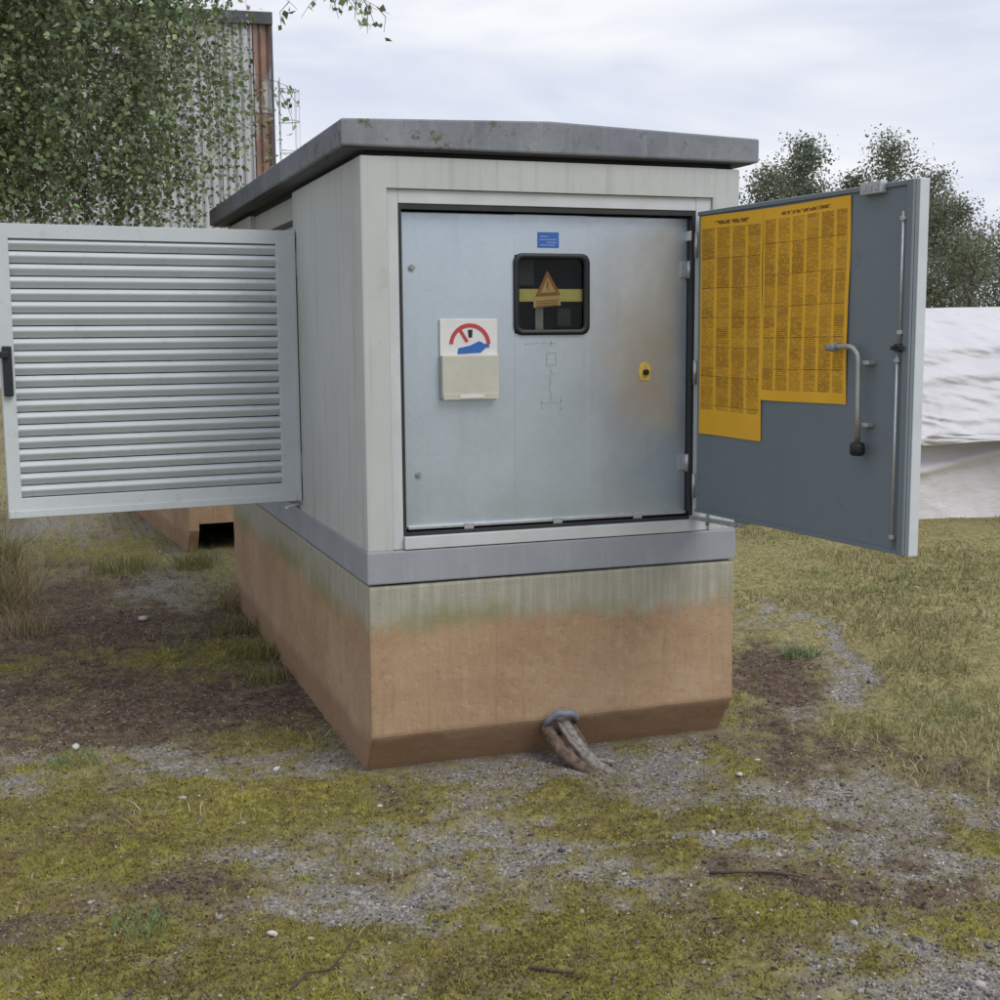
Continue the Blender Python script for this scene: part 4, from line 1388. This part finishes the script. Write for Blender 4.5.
while cnt < 3700:
    l, d, z = random.uniform(-5.6, -1.6), random.uniform(5.9, 9.5), random.uniform(2.55, 6.3)
    e = crown_ok(l, d, z) + random.uniform(-.08, .12) + max(0, z - 4.6) * .28
    if e > 1:
        continue
    cl_ = fbm(np.array([l * 1.0 + d * .8]), np.array([z * 1.1 + d * .5]), 2.3, 2)[0]
    if cl_ < .40 and random.random() < .75:
        continue
    # fewer twigs high up and out of sight
    if z > 4.4 and random.random() < .55:
        continue
    if l < -3.9 and random.random() < .5:
        continue
    p = cam_pt(l, d, z)
    ln = min(random.uniform(.35, 1.0), z - 1.98 + random.uniform(-.12, .12))
    add_twig(p, ln, (random.uniform(-.5, .5), random.uniform(-.5, .5), random.uniform(-.2, .5)), .0125, .0016, .055)
    cnt += 1
# the few sprays that reach out over the roof and into the sky
def spray(l0, d0, z0, l1, d1, z1, nt, ln, tmin=.0):
    a, b = cam_pt(l0, d0, z0), cam_pt(l1, d1, z1)
    pth = bez([a, a.lerp(b, .6) + Vector((0, 0, .12)), b], 20)
    tube(bmb, pth, [.0030 * (1 - .035 * i) for i in range(21)], 5)
    for k in range(nt):
        t = (tmin + (1 - tmin) * (k + 1) / nt) * 20
        i0 = min(19, int(t))
        add_twig(pth[i0].lerp(pth[i0 + 1], t - i0), ln * random.uniform(.45, 1.1), (random.uniform(-.3, .3), random.uniform(-.2, .2), -.2), .024, .0022, .028)
spray(-1.9, 6.4, 2.84, -.95, 6.3, 2.69, 4, .26, .82)
spray(-1.9, 6.4, 2.78, -1.14, 6.3, 2.66, 4, .13, .5)
spray(-1.5, 5.9, 3.25, -.44, 5.6, 2.86, 9, .16, .72)
spray(-1.4, 5.9, 3.20, -.54, 5.5, 2.88, 8, .17, .72)
spray(-1.3, 5.9, 3.15, -.50, 5.7, 2.90, 7, .15, .75)
spray(-1.4, 5.8, 3.2, -.82, 5.6, 2.88, 4, .13, .85)
spray(-2.2, 6.5, 2.95, -1.52, 6.3, 2.66, 7, .32, .3)
spray(-2.2, 6.5, 3.3, -1.62, 6.6, 2.98, 7, .28, .3)
spray(-2.3, 6.5, 2.8, -1.75, 6.6, 2.50, 7, .32, .3)
finish('branches', bmb, 'twig', birch, True, bt_loc)
finish('twigs', bmt, 'twig', birch, False, bt_loc)
n = len(LP)
cols = crown_cols(n, (0.185, 0.24, 0.115), .5)
pale = RNG.random(n) < .16
cols[pale] = crown_cols(int(pale.sum()), (0.33, 0.37, 0.23), .3)
cols = np.clip(cols * np.array(LT)[:, None], .005, 1)
crown = leaf_mesh('crown', np.array([v[:] for v in LP]), np.array([v[:] for v in LD]), np.array(LS), cols, birch, bt_loc)
crown['kind'] = 'stuff'

# trees beyond the tarpaulin
def far_tree(l, d, h, rad, kind, label, leaves, seed):
    rs = np.random.default_rng(seed)
    random.seed(seed)
    base = cam_pt(l, d, 0)
    t = thing('background_tree', label, 'tree', base, 'trees behind the tarpaulin')
    bm = bmesh.new(); bmb = bmesh.new()
    P = []
    for k in range(9):
        f = k / 8
        P.append(base + Vector((rs.normal() * .06 * k / 3, rs.normal() * .06 * k / 3, h * f * .97 - .1)))
    r0 = .018 * h
    tube(bm, P, [r0 * (1 - .92 * k / 8) for k in range(9)], 8)
    finish('trunk', bm, 'bark', t, True, base)
    tips = []
    nb = 46
    for k in range(nb):
        f = .22 + .76 * (k + rs.random()) / nb
        i = min(7, int(f * 8)); p = P[i].lerp(P[i + 1], f * 8 - i)
        a = rs.random() * 6.283
        if kind == 'spire':
            L = rad * (1.05 - f) / .8 * rs.uniform(.65, 1.15) + .15
            up = rs.uniform(.05, .5)
        else:
            L = rad * math.sin(min(1, (1.03 - f) * 1.25) * math.pi / 2) * rs.uniform(.55, 1.2) + .15
            up = rs.uniform(.2, .9)
        e = p + Vector((math.cos(a) * L, math.sin(a) * L, L * up))
        pth = bez([p, p.lerp(e, .5) + Vector((0, 0, -.06 * L)), e], 5)
        tube(bmb, pth, [.012 * h * (1 - f) * .5 * (1 - .16 * j) + .006 for j in range(6)], 4, False)
        for j in range(2, 6):
            q = pth[j]
            for _ in range(2):
                o2 = q + Vector((rs.uniform(-.3, .3), rs.uniform(-.3, .3), rs.uniform(-.25, .2))) * (L * .5 + .2)
                tips.append(o2)
        tips.append(e); tips.append(e)
    finish('branches', bmb, 'twig', t, True, base)
    tips = np.array([v[:] for v in tips])
    cl = rs.integers(0, len(tips), leaves)
    sp = rs.uniform(.10, .24, len(tips))[cl][:, None]
    pts = tips[cl] + np.clip(rs.normal(size=(leaves, 3)), -1.7, 1.7) * sp * np.array([1, 1, .8])
    dirs = rs.normal(size=(leaves, 3)) + np.array([0, 0, -.3])
    size = rs.uniform(.036, .072, leaves) * (d / 26)
    tone = rs.uniform(.7, 1.3, len(tips))[cl][:, None]
    base_c = (0.135, 0.165, 0.108) if kind == 'spire' else (0.165, 0.185, 0.122)
    cols = np.clip(crown_cols(leaves, base_c, .3) * tone, .005, 1)
    o = leaf_mesh('crown', pts, dirs, size, cols, t, base)
    o['kind'] = 'stuff'
# sideways offset from pixel column: l = d * (px - 500) / 1303
def lat(px, d):
    return d * (px - 500) / 1303.0
for (px, top, d, rad, kind, label, nl, sd) in [
    (764, 170, 27, 1.15, 'round', 'low dark tree just right of the hut roof corner', 12000, 11),
    (806, 136, 28, 1.15, 'spire', 'pointed tree rising above the yellow posters', 15000, 12),
    (846, 178, 29, 1.0, 'round', 'small tree between the pointed and the airy tree', 9000, 13),
    (884, 140, 28, 1.1, 'round', 'airy tree above the bracket on the open grey door', 9500, 14),
    (942, 200, 24, 1.15, 'round', 'full tree right beside the edge of the open door', 17000, 15),
    (1003, 232, 25, 1.3, 'round', 'thin tree at the right edge above the tarpaulin', 7000, 16),
    (787, 186, 30, 1.1, 'round', 'low rounded tree left of the pointed tree', 8000, 21),
    (918, 176, 30, 1.2, 'round', 'tree half hidden behind the top of the open door', 9000, 22),
    (972, 246, 22, .9, 'round', 'low bush like tree between the full and the thin tree', 7000, 23),
    (1075, 190, 27, 1.6, 'round', 'bushy tree farthest right behind the tarpaulin', 10000, 17)]:
    hz = 1.55 + d * (335 - top) / 1303.0
    far_tree(lat(px, d), d, hz, rad, kind, label, nl, sd)

# ------------------------------------------------------------------ small things on the ground
def tuft(name, x, y, n, h, spread, table, label, cat, group=None, width=.004):
    zz = float(ground_at(np.array([x]), np.array([y]))[0])
    r = np.sqrt(RNG.random(n)) * spread * .5; a = RNG.random(n) * 6.283
    xs, ys = r * np.cos(a), r * np.sin(a)
    hs = h * (.45 + .6 * RNG.random(n))
    o = blades(name, xs, ys, hs, np.full(n, width), .75, pick(n, table), label, cat, z=np.full(n, -.01))
    del o['kind']
    o.location = (x, y, zz)
    if group:
        o['group'] = group
    return o
DRY = [(3, (0.34, 0.27, 0.16)), (2, (0.25, 0.19, 0.12)), (2, (0.22, 0.21, 0.09)), (1, (0.42, 0.35, 0.22))]
GRN = [(3, (0.17, 0.25, 0.11)), (2, (0.21, 0.28, 0.13)), (1, (0.27, 0.30, 0.16))]
OLV = [(3, (0.18, 0.19, 0.065)), (2, (0.25, 0.235, 0.10)), (1, (0.34, 0.30, 0.16))]
tuft('grass_tuft', -1.38, 3.6, 420, .60, .56, DRY, 'tall brownish dry grass at the left edge below the louvred door', 'grass tuft', width=.006)
tuft('grass_tuft', -1.36, 4.7, 320, .40, .30, OLV, 'olive grass clump behind the lower left corner of the louvred door', 'grass tuft', width=.006)
tuft('weed', 2.36, 0.98, 130, .09, .16, GRN, 'green weed on the gravel right of the plinth', 'weed', width=.007)
tuft('grass_tuft', 1.70, 1.35, 150, .16, .18, OLV, 'grass clump against the right side of the plinth', 'grass tuft', width=.005)
tuft('grass_tuft', -.08, 4.55, 220, .20, .30, OLV, 'pale green grass in front of the dark opening', 'grass tuft', width=.005)
tuft('grass_tuft', -.98, .52, 160, .06, .20, GRN, 'bright green low tuft on the gravel at left', 'grass tuft', width=.004)
tuft('grass_tuft', -.86, -.92, 120, .07, .16, GRN, 'thin green grass tuft on moss at lower left', 'grass tuft', width=.0035)
tuft('grass_tuft', -.10, 1.9, 160, .10, .25, OLV, 'dark grass patch beside the left face of the plinth', 'grass tuft', width=.005)
tuft('grass_tuft', -.14, 1.45, 150, .12, .22, OLV, 'dark olive grass close to the plinth, left of its middle', 'grass tuft', width=.004)
tuft('grass_tuft', -.12, 2.45, 190, .15, .26, OLV, 'rough grass by the plinth below the louvred door', 'grass tuft', width=.004)
tuft('grass_tuft', -.55, 4.6, 260, .16, .45, OLV, 'wide green patch of grass left of the dark opening', 'grass tuft', width=.005)
tuft('grass_tuft', -1.18, 2.9, 240, .22, .35, DRY, 'low dry grass at the left edge on brown litter', 'grass tuft', width=.004)
tuft('grass_tuft', 2.75, .55, 220, .10, .40, OLV, 'greener grass patch just outside the curved gravel edge', 'grass tuft', width=.004)
tuft('grass_tuft', -.06, 3.1, 90, .22, .12, DRY, 'dry stalks at the back left corner of the plinth', 'grass tuft', width=.004)

def pebble(x, y, s, c, label):
    v, f = unit_stone(0)
    rs = RNG.random((len(v), 1))
    P = v * (1 + (rs - .5) * .4) * np.array([1.3, .9, .6]) * s
    o = np_mesh('pebble', P, f.ravel(), 3, 'stone', np.tile(np.array(c), (len(v), 1)))
    o.rotation_euler = (random.uniform(-.3, .3), random.uniform(-.3, .3), random.uniform(0, 6))
    o.location = (x, y, float(ground_at(np.array([x]), np.array([y]))[0]) + s * .35)
    return tag(o, label, 'pebble', 'pale pebbles on the ground')
pebble(-.54, -1.09, .014, (.55, .53, .50), 'pale elongated pebble on the moss, lower left of centre')
pebble(-.97, .70, .017, (.55, .54, .52), 'white pebble beside the bright green tuft at left')
pebble(-.30, .22, .013, (.50, .50, .48), 'pale pebble on the gravel left of the plinth corner')
pebble(1.22, -.42, .014, (.58, .55, .48), 'cream pebble on the ground right of the cable stub')
pebble(-.55, 3.0, .030, (.48, .46, .45), 'flat pale stone below the louvred door')
def twig(pts, r, label):
    p0 = Vector(pts[0])
    z = [float(ground_at(np.array([p[0]]), np.array([p[1]]))[0]) for p in pts]
    bm = bmesh.new()
    tube(bm, wob([Vector((p[0] - p0.x, p[1] - p0.y, zz + r + .006)) for p, zz in zip(pts, z)], .004), [r * (1 - .1 * i) for i in range(len(pts))], 6)
    o = finish('twig', bm, 'twig', None, True)
    o.location = (p0.x, p0.y, 0)
    return tag(o, label, 'twig', 'fallen twigs')
twig([(-.56, -1.42), (-.50, -1.36), (-.44, -1.33), (-.40, -1.26), (-.36, -1.21)], .0035, 'thin pale twig lying on moss at the lower left')
twig([(.70, -1.16), (.78, -1.20), (.86, -1.23), (.93, -1.29)], .005, 'dark twig on gravel at the lower right')
twig([(.02, -1.50), (.08, -1.53), (.11, -1.56)], .005, 'short dark twig on moss at the bottom centre')
